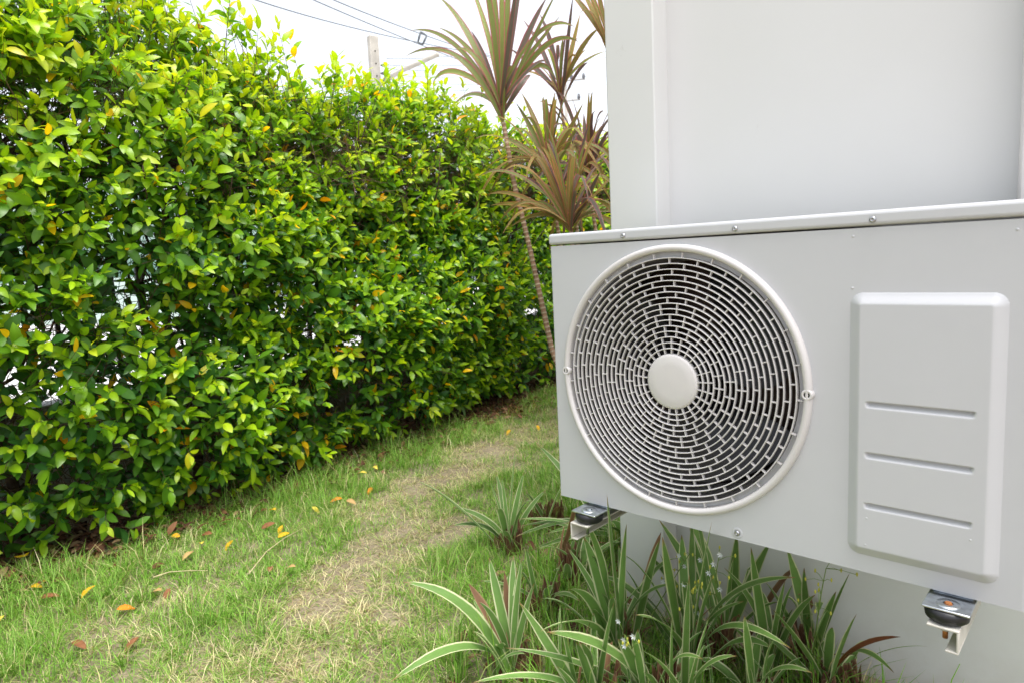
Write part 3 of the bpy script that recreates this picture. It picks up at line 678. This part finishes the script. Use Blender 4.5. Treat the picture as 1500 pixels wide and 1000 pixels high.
tag(big_mesh('leaf_litter', TV, TF, Ml, np.stack([x, y, ground_z(x, y)+rng.uniform(0.004, 0.03, nl)], -1), cols(nl, [(0.13, 0.058, 0.030), (0.19, 0.090, 0.045), (0.080, 0.036, 0.022), (0.26, 0.17, 0.09)], [.36, .26, .26, .12]), M['litter']),
    'brown dead leaf litter on the soil under the hedge', 'leaf litter', kind='stuff')

# single fallen leaves lying on the lawn
YEL = (0.62, 0.36, 0.02); LEM = (0.66, 0.52, 0.08); BRN = (0.23, 0.10, 0.045); TAN = (0.48, 0.31, 0.13); ORA = (0.60, 0.22, 0.02)
fall = [(45, 872, YEL), (72, 857, ORA), (121, 888, YEL), (265, 797, YEL), (343, 803, YEL), (297, 808, LEM), (285, 819, TAN), (397, 757, YEL), (415, 778, YEL), (408, 798, YEL), (421, 848, TAN), (397, 851, BRN),
        (250, 873, BRN), (238, 876, TAN), (548, 688, LEM), (524, 698, LEM), (545, 717, ORA), (508, 739, TAN), (502, 736, ORA), (512, 684, BRN), (458, 750, LEM), (748, 632, YEL), (787, 626, YEL), (8, 912, LEM), (60, 888, BRN), (205, 945, BRN), (172, 903, ORA), (312, 792, BRN), (340, 735, BRN), (384, 785, BRN), (107, 950, BRN)]
NAMES = {YEL: 'bright yellow', LEM: 'pale lemon', BRN: 'dark brown', TAN: 'tan', ORA: 'orange'}
fall_me = {}
for i, (fx_, fy_, c) in enumerate(fall):
    p = onG(fx_, fy_); nm = NAMES[c]
    az = rng.uniform(0, 6.28); upv = unit(np.array([rng.normal(0.1, .3), rng.normal(-0.25, .3), 1.0])); d = unit(np.cross(upv, np.array([math.cos(az), math.sin(az), 0.1])))
    s = rng.uniform(0.040, 0.056)*(1.3 if (fx_, fy_) == (512, 684) else 1)
    o0 = big_mesh('fallen_leaf', TV, TF, np.eye(3)[None], np.zeros((1, 3)), np.array(c)[None], M['litter'], None, shade=LV) if c not in fall_me else None
    if o0: fall_me[c] = o0; o = o0
    else: o = fall_me[c].copy(); COL.objects.link(o)
    Tm = Matrix((np.stack([d, np.cross(upv, d), upv*1.4], -1)*s).tolist()).to_4x4(); Tm.translation = Vector((p[0], p[1], float(ground_z(p[0], p[1]))+0.026))
    o.matrix_world = Tm
    lab = {(408, 798): 'bright yellow fallen leaf lying beside the bent dry grass stalk', (285, 819): 'tan fallen leaf lying between the hedge and the straight dry grass stalk', (512, 684): 'large curled brown fallen leaf at the hedge foot',
           (421, 848): 'tan fallen leaf lying on the worn strip near the bent stalk', (397, 851): 'dark brown fallen leaf beside the tan leaf near the bent stalk', (748, 632): 'bright yellow fallen leaf lying near the rusty dead grass patch',
           (787, 626): 'bright yellow fallen leaf lying between the rusty patch and the outdoor unit', (45, 872): 'bright yellow fallen leaf lying beside the orange one at the hedge foot', (72, 857): 'orange fallen leaf lying at the hedge foot'}.get((fx_, fy_))
    tag(o, lab or nm+' fallen leaf lying on the lawn grass', 'leaf', nm+' fallen leaves on the lawn')
for pts, lab in (([(226, 861), (250, 853), (280, 851), (306, 851)], 'pale dry grass stalk lying nearly straight on the green lawn beside the hedge'), ([(366, 856), (392, 822), (418, 802), (446, 786)], 'pale bent dry grass stalk lying at the edge of the worn strip')):
    q = np.array([onG(*p)+np.array([0, 0, 0.035]) for p in pts])
    tag(MB().tube(q, [0.0018, 0.0016, 0.0013, 0.0008], 5).build('dry_grass_stalk', M['straw'], smooth=True, origin=q[0]), lab, 'grass stalk')

# ------------------------------------------------------------------ ribbon leaves
def ribbon(base, ctrl, tip, width, seg=12, fold=0.35, nrm=(0, 0, 1), twist=0.0, cut=False, wprof=None):
    base, ctrl, tip = (np.asarray(q, float) for q in (base, ctrl, tip))
    t = np.linspace(0, 1, seg+1)[:, None]
    P = (1-t)**2*base+2*t*(1-t)*ctrl+t*t*tip
    T = unit(np.gradient(P, axis=0))
    nv = np.asarray(nrm, float); S = unit(np.cross(T, nv)+1e-6); Nn = np.cross(S, T)
    if twist:
        a = (t*twist); S2 = S*np.cos(a)+Nn*np.sin(a); Nn = Nn*np.cos(a)-S*np.sin(a); S = S2
    if wprof is None:
        w = np.interp(t[:, 0], [0, 0.12, 0.45, 0.75, 0.92, 1.0], [0.45, 0.62, 1.0, 0.80, 0.36, 0.0 if not cut else 0.3])
    else: w = np.interp(t[:, 0], *wprof)
    V, U, F = [], [], []
    us = (-1, -0.5, 0, 0.5, 1)
    for i in range(seg+1):
        for u in us:
            V.append(P[i]+S[i]*(u*width/2*w[i])+Nn[i]*(abs(u)*fold*width/2*w[i])); U.append(((u+1)/2, t[i, 0]))
    for i in range(seg):
        for j in range(4): F.append((i*5+j, i*5+j+1, (i+1)*5+j+1, (i+1)*5+j))
    return MB().add(V, F, U)

def stub(base, hgt_, rad, seed, parent):
    r = np.random.default_rng(seed); mb = MB()
    for i in range(26):
        a = r.uniform(0, 6.28); rr = rad*math.sqrt(r.random()); b0 = np.array(base)+np.array([rr*math.cos(a), rr*math.sin(a), -0.012])
        h_ = hgt_*r.uniform(0.45, 1.1); out = np.array([math.cos(a), math.sin(a), 0])*h_*r.uniform(-0.02, 0.18)
        q = ribbon(b0, b0+np.array([0, 0, h_*0.5]), b0+out+np.array([0, 0, h_]), r.uniform(0.010, 0.018), 4, 0.5, (math.cos(a), math.sin(a), 0.1), 0.0, True, ([0, 0.85, 1], [1, 0.9, 0.35]))
        mb.add(q.v[0], q.f, q.uv[0])
    return mb.build('dry_stub', M['stub'], parent, smooth=True)

def dianella(base, label, leaves=(), nrand=8, L=(0.18, 0.34), seed=0, group='variegated strap leaf plants under the outdoor unit', stubs=1, width=(0.016, 0.028), dirbias=(0, 0), red=0, wall_y=None):
    r = np.random.default_rng(seed); base = np.array([base[0], base[1], float(ground_z(base[0], base[1]))])
    pl_ = tag(empty('strap_leaf_plant', base), label, 'plant', group)
    for k, lf in enumerate(leaves):       # (tip px, tip py, depth Y, arch, width)
        tip = onY(lf[0], lf[1], lf[2]); b0 = base+np.array([r.normal(0, .010), r.normal(0, .010), -0.01])
        mid = (b0+tip)/2; ctrl = mid+np.array([0, 0, lf[3]])
        ctrl[:2] = b0[:2]+(mid[:2]-b0[:2])*(0.55 if lf[3] > 0.02 else 0.85)
        hd = tip-b0; nr = np.array([-hd[0]*0.5, -hd[1]*0.5-0.35, 0.45+abs(lf[3])*3])
        ribbon(b0, ctrl, tip, lf[4]*1.35, 14, 0.26, nr, r.normal(0, 0.25)).build('leaf', M['dianella_red'] if len(lf) > 5 else M['dianella'], pl_, smooth=True)
    for k in range(int(nrand*1.7)):
        a = r.uniform(0, 6.28); ln_ = r.uniform(*L)*1.15; el = r.uniform(0.75, 1.45)
        dv = np.array([math.cos(a)*math.cos(el)+dirbias[0], math.sin(a)*math.cos(el)+dirbias[1], math.sin(el)]); dv = unit(dv)
        b0 = base+np.array([r.normal(0, .014), r.normal(0, .014), -0.01]); tip = b0+dv*ln_
        tip[2] -= ln_*r.uniform(0.0, 0.30); tip[2] = max(tip[2], 0.03)
        tip[1] = min(tip[1], wall_y) if wall_y else tip[1]
        ctrl = b0+dv*ln_*0.55+np.array([0, 0, ln_*r.uniform(0.02, 0.22)])
        ribbon(b0, ctrl, tip, r.uniform(*width), 12, 0.35, (-dv[0], -dv[1], 0.8), r.normal(0, .4)).build('leaf', M['dianella_red'] if k < red else (M['dry_leaf'] if r.random() < 0.10 else M['dianella']), pl_, smooth=True)
    for k in range(stubs):
        a = r.uniform(0, 6.28); stub(base+np.array([0.035*math.cos(a), 0.035*math.sin(a), 0]), r.uniform(0.07, 0.12), r.uniform(0.016, 0.028), seed*10+k, pl_)
    return pl_
def flower(pl_, base, ctrl, tip, seed, white=3):
    r = np.random.default_rng(seed); t = np.linspace(0, 1, 9)[:, None]; base, ctrl, tip = (np.asarray(q, float) for q in (base, ctrl, tip))
    P = (1-t)**2*base+2*t*(1-t)*ctrl+t*t*tip
    mb = MB().tube(P, np.linspace(0.0016, 0.0008, 9), 5); bd = MB(); pt = MB()
    for k in range(13):
        p = P[5+k % 4]; q = p+np.array([r.normal(0, .015), r.normal(0, .012), r.normal(0.006, .012)]); mb.tube([p, (p+q)/2+[0, 0, 0.003], q], 0.0006, 4)
        if k < white:
            for j in range(6):
                a = j*1.047; e_ = q+np.array([0.007*math.cos(a), -0.003, 0.007*math.sin(a)]); sd_ = np.array([-math.sin(a), 0, math.cos(a)])*0.0016
                m_ = (q+e_)/2; pt.add([q, m_+sd_, e_, m_-sd_], [(0, 1, 2, 3)])
        else: bd.tube([q-[0, 0, .003], q, q+[0, 0, .003], q+[0, 0, .005]], [0.0007, 0.0019, 0.0017, 0.0004], 6)
    st = mb.build('flower_stalk', M['stalk'], pl_, smooth=True)
    for g_, nm, mt in ((bd, 'bud', M['bud']), (pt, 'petal', M['petal'])):
        if g_.n:
            o = g_.build(nm, mt, None, origin=np.array(pl_.location)); o.location = (0, 0, 0); o.parent = st; o['kind'] = 'stuff'

W = 0.021
pA = dianella(onG(747, 803)[:2], 'lone strap leaf plant on the lawn edge left of the outdoor unit', [(662, 742, 1.40, .05, .017), (660, 770, 1.38, .07, .016), (727, 692, 1.62, .03, .016), (735, 697, 1.55, .01, .012), (768, 690, 1.60, .01, .018), (800, 717, 1.62, .03, .018), (755, 655, 1.55, .0, .007), (717, 703, 1.5, .02, .006)], 3, seed=1, stubs=2)
pB = dianella(onG(752, 992)[:2], 'strap leaf plant with long arching leaves reaching over the lawn', [(590, 852, 0.86, .10, .024), (572, 998, 0.74, .11, .022), (716, 815, 1.05, .02, .020), (757, 838, 1.08, .0, .016), (783, 852, 1.04, .0, .021), (752, 812, 1.10, .03, .018), (765, 815, 1.06, .02, .017), (700, 880, 0.95, .05, .013)], 4, seed=2, stubs=2, L=(.12, .22))
pC = dianella(onG(905, 960)[:2], 'strap leaf plant with tall upright leaves below the left bracket', [(918, 766, 1.16, .0, .023), (855, 785, 1.18, .04, .024), (832, 862, 1.02, .06, .020), (968, 786, 1.20, .0, .024), (790, 925, 0.88, .06, .022), (985, 855, 1.14, .06, .016), (830, 800, 1.22, .03, .012), (889, 722, 1.02, .0, .020), (842, 745, 1.05, .10, .014)], 7, seed=3, stubs=2)
pD = dianella(onG(1010, 985)[:2], 'strap leaf plant with broad striped leaves below the fan grille', [(970, 785, 1.06, .0, .022), (1043, 762, 1.06, .0, .021), (1166, 845, 1.10, .08, .016), (1045, 840, 1.12, .0, .024), (1160, 950, 1.05, .10, .014), (930, 900, 1.02, .05, .02), (1090, 880, 1.15, .04, .015)], 7, seed=4, stubs=2)
pE = dianella(onG(1065, 955)[:2], 'strap leaf plant with dark leaves tucked under the outdoor unit', [(1130, 790, 1.38, .0, .026), (1080, 780, 1.40, .0, .026), (1010, 770, 1.42, .0, .018), (965, 760, 1.40, .02, .02)], 7, seed=5, stubs=2, wall_y=1.44)
pF = dianella(onG(1185, 965)[:2], 'strap leaf plant growing against the shaded wall below the unit', [(1152, 800, 1.42, .0, .022), (1178, 830, 1.42, .0, .020), (1245, 838, 1.42, .0, .010), (1225, 865, 1.42, .0, .018), (1120, 850, 1.36, .02, .014)], 5, seed=6, stubs=1, wall_y=1.44, L=(.10, .2))
pG = dianella(onG(1215, 1010)[:2], 'strap leaf plant with one broad leaf and a red withered leaf', [(1255, 898, 1.18, .0, .026), (1320, 932, 1.25, .03, .013, 1), (1310, 985, 1.22, .09, .012), (1130, 890, 1.15, .0, .018), (1090, 905, 1.18, .0, .016)], 5, seed=7, stubs=2, wall_y=1.44, L=(.08, .16))
pH = dianella(onG(905, 800)[:2], 'strap leaf plant behind the left bracket beside the house corner', [(785, 648, 1.75, .03, .022), (800, 760, 1.60, .02, .014), (838, 755, 1.55, .0, .012)], 6, seed=8, stubs=1, L=(.12, .22), wall_y=1.40)
pI = dianella(onG(845, 850)[:2], 'small strap leaf plant among brown stubs under the left bracket', [(870, 770, 1.25, .06, .012), (790, 800, 1.30, .05, .012)], 5, seed=9, stubs=3, L=(.09, .18))
pJ = dianella(onG(800, 905)[:2], 'small strap leaf plant among brown stubs beside the arching one', [(770, 800, 1.2, .0, .014), (850, 880, 1.1, .05, .012), (700, 850, 1.1, .04, .010)], 4, seed=10, stubs=3, L=(.08, .16))
pK = dianella(onG(955, 1035)[:2], 'strap leaf plant in the bottom foreground with pale edged leaves', [(800, 925, 0.90, .05, .024), (740, 948, 0.88, .03, .014), (1030, 965, 0.98, .06, .016), (905, 935, 1.0, .02, .020)], 6, seed=11, stubs=2, L=(.10, .2))
pL = dianella(onG(1105, 1040)[:2], 'strap leaf plant in front of the wall with bunched pale stems', [(1090, 900, 1.05, .0, .016), (1140, 930, 1.08, .03, .014), (1190, 985, 1.05, .05, .014)], 7, seed=12, stubs=2, L=(.08, .18))
pM = dianella(onG(800, 770)[:2], 'small strap leaf plant with brown stub behind the lone one', [(830, 700, 1.70, .02, .012), (770, 720, 1.68, .02, .010)], 3, seed=13, stubs=3, L=(.08, .16))
pN = dianella(onG(870, 1050)[:2], 'strap leaf plant with many pale leaves beside the arching plant', [(760, 880, 0.95, .0, .018), (820, 900, 0.95, .02, .018), (900, 880, 1.0, .0, .020), (690, 1000, 0.80, .06, .018), (850, 940, 0.95, .03, .014)], 5, seed=14, stubs=2, L=(.10, .2))
pO = dianella(onG(1000, 1075)[:2], 'strap leaf plant crowded before the tall upright ones', [(985, 900, 0.98, .0, .018), (1040, 900, 1.0, .0, .018), (1080, 960, 0.98, .05, .014), (935, 950, 0.92, .04, .014), (1010, 840, 1.05, .0, .016)], 5, seed=15, stubs=2, L=(.10, .22))
pP = dianella(onG(1130, 985)[:2], 'strap leaf plant with dark green leaves close to the shaded wall', [(1100, 800, 1.30, .0, .020), (1060, 830, 1.30, .03, .014), (1195, 870, 1.32, .03, .016), (1150, 850, 1.3, .0, .014)], 6, seed=16, stubs=2, L=(.12, .22), wall_y=1.43)
# flower stalks
bE = onG(1065, 960); flower(pE, bE, onY(1040, 880, 1.22), onY(1052, 820, 1.16), 1, 4)
flower(pE, bE, onY(1010, 900, 1.18), onY(1020, 860, 1.12), 2, 2)
bF = onG(1190, 985); flower(pF, bF, onY(1195, 900, 1.25), onY(1210, 832, 1.20), 3, 0)
bC = onG(915, 965); flower(pC, bC, onY(905, 900, 1.1), onY(925, 950, 0.98), 4, 4)
flower(pC, bC, onY(985, 850, 1.25), onY(1010, 810, 1.3), 5, 5)

for k in range(60):                        # narrow young and withered blades between the clumps
    rr_ = np.random.default_rng(500+k); host = (pA, pB, pC, pD, pE, pF, pC, pI, pJ, pK, pL, pN, pO, pP)[k % 14]; hb = np.array(host.location)
    b0 = hb+np.array([rr_.normal(0, .05), rr_.normal(0, .04), -0.008]); b0[1] = min(b0[1], 1.41) if b0[0] > -0.99 else b0[1]; a = rr_.uniform(0, 6.28); ln_ = rr_.uniform(0.10, 0.26); sp_ = rr_.uniform(0.15, 0.85)
    tip = b0+np.array([math.cos(a)*sp_, math.sin(a)*sp_*0.7, 1-0.55*sp_])*ln_; tip[1] = min(tip[1], 1.42) if tip[0] > -0.99 else tip[1]
    ribbon(b0, b0+(tip-b0)*0.45+np.array([0, 0, ln_*0.25]), tip, rr_.uniform(0.005, 0.010), 10, 0.3, (-math.cos(a), -math.sin(a), 0.8), rr_.normal(0, .5)).build('narrow_leaf', M['dry_leaf' if rr_.random() < 0.3 else 'dianella'], host, smooth=True)
# leaning dry leaves by the left bracket
q = [onG(822, 812), onY(835, 780, 1.42), onY(842, 745, 1.36)]
ribbon(q[0], q[1], q[2], 0.017, 8, 0.3, (0.2, -1, 0.2), 0, True, ([0, 1], [1, 0.8])).build('dry_leaf', M['dry_leaf'], pI, smooth=True)

# ------------------------------------------------------------------ red leaved cordylines
def ringed_stem(name, pts, r0, r1, parent, ring=0.028):
    pts = np.asarray(pts, float); seg = np.linalg.norm(np.diff(pts, axis=0), axis=1); s = np.concatenate([[0], np.cumsum(seg)])
    u = np.arange(0, s[-1], ring/4); P = np.stack([np.interp(u, s, pts[:, i]) for i in range(3)], -1)
    k = np.arange(len(u)) % 4; r = np.interp(u, [0, s[-1]], [r0, r1])*np.array([1.12, 1.0, 0.97, 1.02])[k]
    mb = MB().tube(P, r, 10); base = np.array(parent.location)
    o = mb.build(name, M['stem'], parent, smooth=True)
    rr = np.random.default_rng(len(u)); c = np.where((k == 0)[:, None], np.array([0.62, 0.50, 0.36]), np.array([0.34, 0.19, 0.12]))*rr.uniform(0.75, 1.2, (len(u), 1))
    cc = np.ones((len(u), 10, 4), np.float32); cc[..., :3] = c[:, None]
    a = o.data.color_attributes.new('col', 'FLOAT_COLOR', 'POINT'); a.data.foreach_set('color', cc.ravel())
    return o
CW = ([0, 0.08, 0.3, 0.55, 0.8, 0.93, 1.0], [0.40, 0.60, 0.9, 1.0, 0.62, 0.22, 0.0])
def cordyline(base, head, label, hand=(), nrand=14, L=(0.35, 0.6), seed=0, stem_r=(0.016, 0.012), mats='abc', crown=0.12, mid=None, el=(0.5, 1.45), width=(0.019, 0.028)):
    r = np.random.default_rng(seed); base = np.array(base, float); head = np.array(head, float)
    c = tag(empty('cordyline', base), label, 'plant', 'red leaved cordylines beside the house')
    pts = [base-[0, 0, .03]]+([np.array(m_) for m_ in mid] if mid else [(base+head)/2+np.array([0.02, 0, 0])])+[head]
    ringed_stem('stem', pts, stem_r[0], stem_r[1], c)
    ax = unit(head-pts[-2])
    def mt(): return M['cord_'+mats[r.integers(len(mats))]]
    for tx, ty, cx, cy2, dy in hand:
        tip = onY(tx, ty, head[1]+dy); ctrl = onY(cx, cy2, head[1]+dy*0.5); b0 = head+ax*r.uniform(-0.02, crown)
        ribbon(b0, ctrl, tip, r.uniform(*width)*1.25, 16, 0.38, (0.5-(tip-b0)[0]*.3, -0.75, 0.35), r.normal(0, .3), wprof=CW).build('leaf', mt(), c, smooth=True)
    for k in range(int(nrand*1.5)):
        a = r.uniform(0, 6.28); e_ = r.uniform(*el); ln_ = r.uniform(*L)
        dv = unit(np.array([math.cos(a)*math.cos(e_), math.sin(a)*math.cos(e_), math.sin(e_)])+ax*0.25); b0 = head+ax*r.uniform(-0.03, crown)
        sag = ln_*np.interp(e_, [0.2, 1.45], [0.75, 0.14])*r.uniform(0.4, 1.6)
        tip = b0+dv*ln_-np.array([0, 0, sag]); ctrl = b0+dv*ln_*0.6+np.array([0, 0, 0.12*ln_])
        ribbon(b0, ctrl, tip, r.uniform(*width), 14, 0.38, (0.25-0.7*dv[0], -0.35-0.7*dv[1], 0.5), r.normal(0, .6), wprof=CW).build('leaf', mt(), c, smooth=True)
    return c
Yc = 3.0
hand = [(592, 84, 662, 42, -.1), (600, 46, 664, 30, .1), (640, -6, 690, 30, 0), (634, 122, 655, 80, -.15), (640, 40, 700, 60, .2), (632, 72, 690, 70, -.2), (848, 62, 800, 30, .1), (842, 40, 790, 10, -.1), (815, 118, 790, 60, .1), (770, -60, 752, 30, .1), (716, -80, 728, 20, .05), (668, 70, 705, 70, -.1),
        (680, -40, 722, 40, .1), (702, -60, 728, 30, -.1), (733, -95, 736, 20, 0), (748, -75, 742, 30, .15), (758, -30, 748, 50, -.15), (802, -5, 770, 50, .05), (820, -20, 775, 70, -.1),
        (778, 110, 770, 110, .2), (822, 22, 776, 80, .15), (690, 45, 712, 80, .1), (800, 90, 785, 85, -.2), (650, 175, 690, 110, .25)]
cordyline(onY(850, 622, Yc)*[1, 1, 0], onY(737, 178, Yc), 'tallest cordyline with bare ringed stem and red edged leaves before the hedge', hand, 5, (0.25, 0.4), 31, (0.0165, 0.0125), 'aab', 0.14,
          mid=[onY(808, 510, Yc), onY(775, 360, Yc), onY(752, 265, Yc)], el=(0.9, 1.5), width=(0.025, 0.034))
Yc = 3.45
cordyline(onY(858, 585, Yc)*[1, 1, 0], onY(822, 155, Yc), 'slender cordyline with a thin ringed stem rising behind the bushy ones', [(765, 28, 800, 70, 0), (745, 70, 790, 100, .1), (880, 40, 850, 60, 0), (790, 20, 812, 60, 0), (850, 20, 838, 70, .1), (840, -10, 832, 60, -.1), (765, 105, 795, 105, .1), (890, 75, 850, 85, .1)], 6, (0.35, 0.5), 32, (0.011, 0.009), 'bca', 0.10,
          mid=[onY(845, 330, Yc), onY(833, 235, Yc)], el=(0.7, 1.5))
Yc = 3.2
cordyline(onY(905, 640, Yc)*[1, 1, 0], onY(895, 85, Yc), 'high cordyline half hidden by the house corner', [(825, -20, 860, 10, 0), (845, -30, 870, 20, 0), (870, -40, 880, 10, 0), (868, 30, 880, 40, 0)], 8, (0.4, 0.6), 33, (0.011, 0.009), 'ca', 0.10, el=(0.5, 1.5))
Yc = 3.1
cordyline(onY(850, 610, Yc)*[1, 1, 0], onY(806, 262, Yc), 'bushy cordyline with upright olive leaves just left of the house corner', [(755, 150, 785, 190, 0), (763, 135, 790, 180, .1), (802, 150, 803, 190, 0), (812, 135, 812, 190, .1), (855, 150, 832, 200, 0), (850, 175, 840, 205, -.1), (725, 200, 770, 205, -.1), (708, 222, 755, 205, .1), (735, 245, 770, 215, -.1)], 20, (0.42, 0.72), 34, (0.012, 0.010), 'ac', 0.08, el=(0.2, 1.4))
Yc = 3.3
cordyline(onY(900, 600, Yc)*[1, 1, 0], onY(862, 262, Yc), 'bushy cordyline with dark purple leaves against the house corner', [(868, 175, 866, 220, 0), (895, 190, 880, 200, 0), (840, 185, 852, 215, 0), (855, 165, 858, 200, .1)], 24, (0.40, 0.70), 35, (0.012, 0.010), 'bcb', 0.08, el=(0.1, 1.45))
Yc = 2.85
cordyline(onY(860, 640, Yc)*[1, 1, 0], onY(836, 338, Yc), 'low bushy cordyline with bronze leaves rising behind the unit top', [(712, 286, 760, 268, 0), (716, 302, 765, 290, .1), (740, 255, 785, 255, .1), (790, 215, 808, 270, 0), (805, 220, 818, 275, .1), (835, 225, 832, 280, 0), (745, 335, 790, 300, 0), (880, 250, 860, 290, 0), (775, 250, 800, 270, -.1)], 30, (0.42, 0.74), 36, (0.012, 0.010), 'acbc', 0.08, el=(0.1, 1.4))

# ------------------------------------------------------------------ power poles and wires
def pole_at(px, py, dist):
    p = atD(px, py, dist); return p[0], p[1]
bx, by = pole_at(548, 90, 16.0); tz = atD(548, 55, 16.0)[2]
pole = tag(empty('power_pole', (bx, by, 0.03)), 'pale square concrete power pole rising behind the hedge top', 'power pole')
fw2 = unit(np.array([FW[0], FW[1], 0])); rt2 = np.array([RT[0], RT[1], 0])
def pbox(mb_, c, hw, hd, z0, z1, tw=1.0):
    yaw_r = 0.6; a1 = rt2*math.cos(yaw_r)+fw2*math.sin(yaw_r); a2 = -rt2*math.sin(yaw_r)+fw2*math.cos(yaw_r); V = []
    for z, k in ((z0, 1.0), (z1, tw)):
        for su, sv in ((-1, -1), (1, -1), (1, 1), (-1, 1)): V.append(np.array([c[0], c[1], 0])+a1*su*hw*k+a2*sv*hd*k+np.array([0, 0, z]))
    return mb_.add(V, [(0, 3, 2, 1), (4, 5, 6, 7), (0, 1, 5, 4), (1, 2, 6, 5), (2, 3, 7, 6), (3, 0, 4, 7)])
pbox(MB(), (bx, by), 0.125, 0.10, 0.03, tz, 0.9).build('pole_shaft', M['concrete'], pole, bevel=0.02)
for k in range(9):
    z = tz-0.35-0.28*k; yaw_r = 0.6; a2 = -rt2*math.sin(yaw_r)+fw2*math.cos(yaw_r); c = np.array([bx, by, z])-a2*0.096
    MB().tube([c+a2*0.02, c-a2*0.006], 0.016, 10).build('bolt_hole_shade', M['dark'], pole)  # dark plug on the shaft, painting the shade inside an open hole
for py_k in (96, 108, 120):
    a = atD(558, py_k, 15.9); b2 = atD(567, py_k, 15.85); MB().tube([a, (a+b2)/2, b2], [0.02, 0.045, 0.03], 10).build('insulator', M['insulator'], pole, smooth=True)
a = atD(588, 104, 15.8); b2 = atD(642, 80, 15.3); c0 = np.array([bx, by, a[2]-0.25])
MB().tube([c0, a, b2], [0.06, 0.055, 0.05], 10).build('lamp_arm', M['concrete'], pole, smooth=True)
bx2, by2 = pole_at(828, 130, 34.0)
pole2 = tag(empty('crossarm_pole', (bx2, by2, 0.03)), 'distant power pole with two crossarms seen between the cordylines', 'power pole')
MB().tube([(bx2, by2, 0.03), (bx2, by2, atD(828, 108, 34)[2])], [0.11, 0.08], 10).build('pole_shaft', M['concrete'], pole2, smooth=True)
for x0, x1, yp in ((823, 857, 119), (823, 850, 149)):
    p, q = atD(x0, yp, 33.8), atD(x1, yp-3, 33.8); MB().tube([p, q], 0.055, 6).build('crossarm', M['plinth'], pole2)
    for xi in ((837, 855) if yp == 119 else (848,)):
        i0 = atD(xi, yp-2, 33.8); MB().tube([i0, i0+[0, 0, .14], i0+[0, 0, .3]], [0.05, 0.09, 0.05], 8).build('insulator', M['insulator'], pole2, smooth=True)
def wire(pts, rad, label, group=None):
    P = np.array([atD(*p) for p in pts]); s = np.linspace(0, 1, len(P)); u = np.linspace(0, 1, 24)
    Q = np.stack([np.interp(u, s, P[:, i]) for i in range(3)], -1)
    if len(pts) > 2:
        c = np.polyfit(s, P, 2); Q = u[:, None]**2*c[0]+u[:, None]*c[1]+c[2]
    tag(MB().tube(Q, rad, 5).build('overhead_wire', M['cable'], smooth=True, origin=Q[0]), label, 'wire', group)
GW = 'overhead wires crossing the sky'
wire([(250, -48, 14), (385, 0, 17), (500, 38, 21), (612, 63, 26), (720, 82, 32)], 0.016, 'lowest of three thick overhead wires passing just above the concrete pole', GW)
wire([(330, -62, 14), (455, 0, 17), (535, 34, 21), (618, 64, 26), (720, 108, 32)], 0.016, 'middle of three thick overhead wires meeting at the spacer clamp', GW)
wire([(360, -62, 14), (490, 0, 17), (560, 28, 21), (625, 53, 26), (740, 92, 32)], 0.016, 'highest of three thick overhead wires running to the spacer clamp', GW)
p = [atD(612, 63, 25.9), atD(616, 47, 25.9), atD(625, 53, 25.9), atD(619, 66, 25.9)]
cl = empty('spacer_clamp', p[0]); tag(cl, 'small dark spacer clamp joining the overhead wires', 'clamp')
for i, j in ((0, 1), (1, 2), (2, 3), (3, 0)): MB().tube([p[i], (p[i]+p[j])/2, p[j]], [0.03, 0.045, 0.03], 6).build('clamp_arm', M['cable'], cl, smooth=True)
for k, (ya, yb) in enumerate(((86, 60), (95, 84), (100, 97), (108, 112), (116, 124), (122, 138))):
    wire([(566, ya, 15.8), (720, (ya+yb)/2+5, 22), (900, yb, 36)], 0.007, ('topmost', 'second highest', 'third highest', 'fourth highest', 'fifth highest', 'lowest')[k]+' of six thin faint wires stretched from the concrete pole', GW)
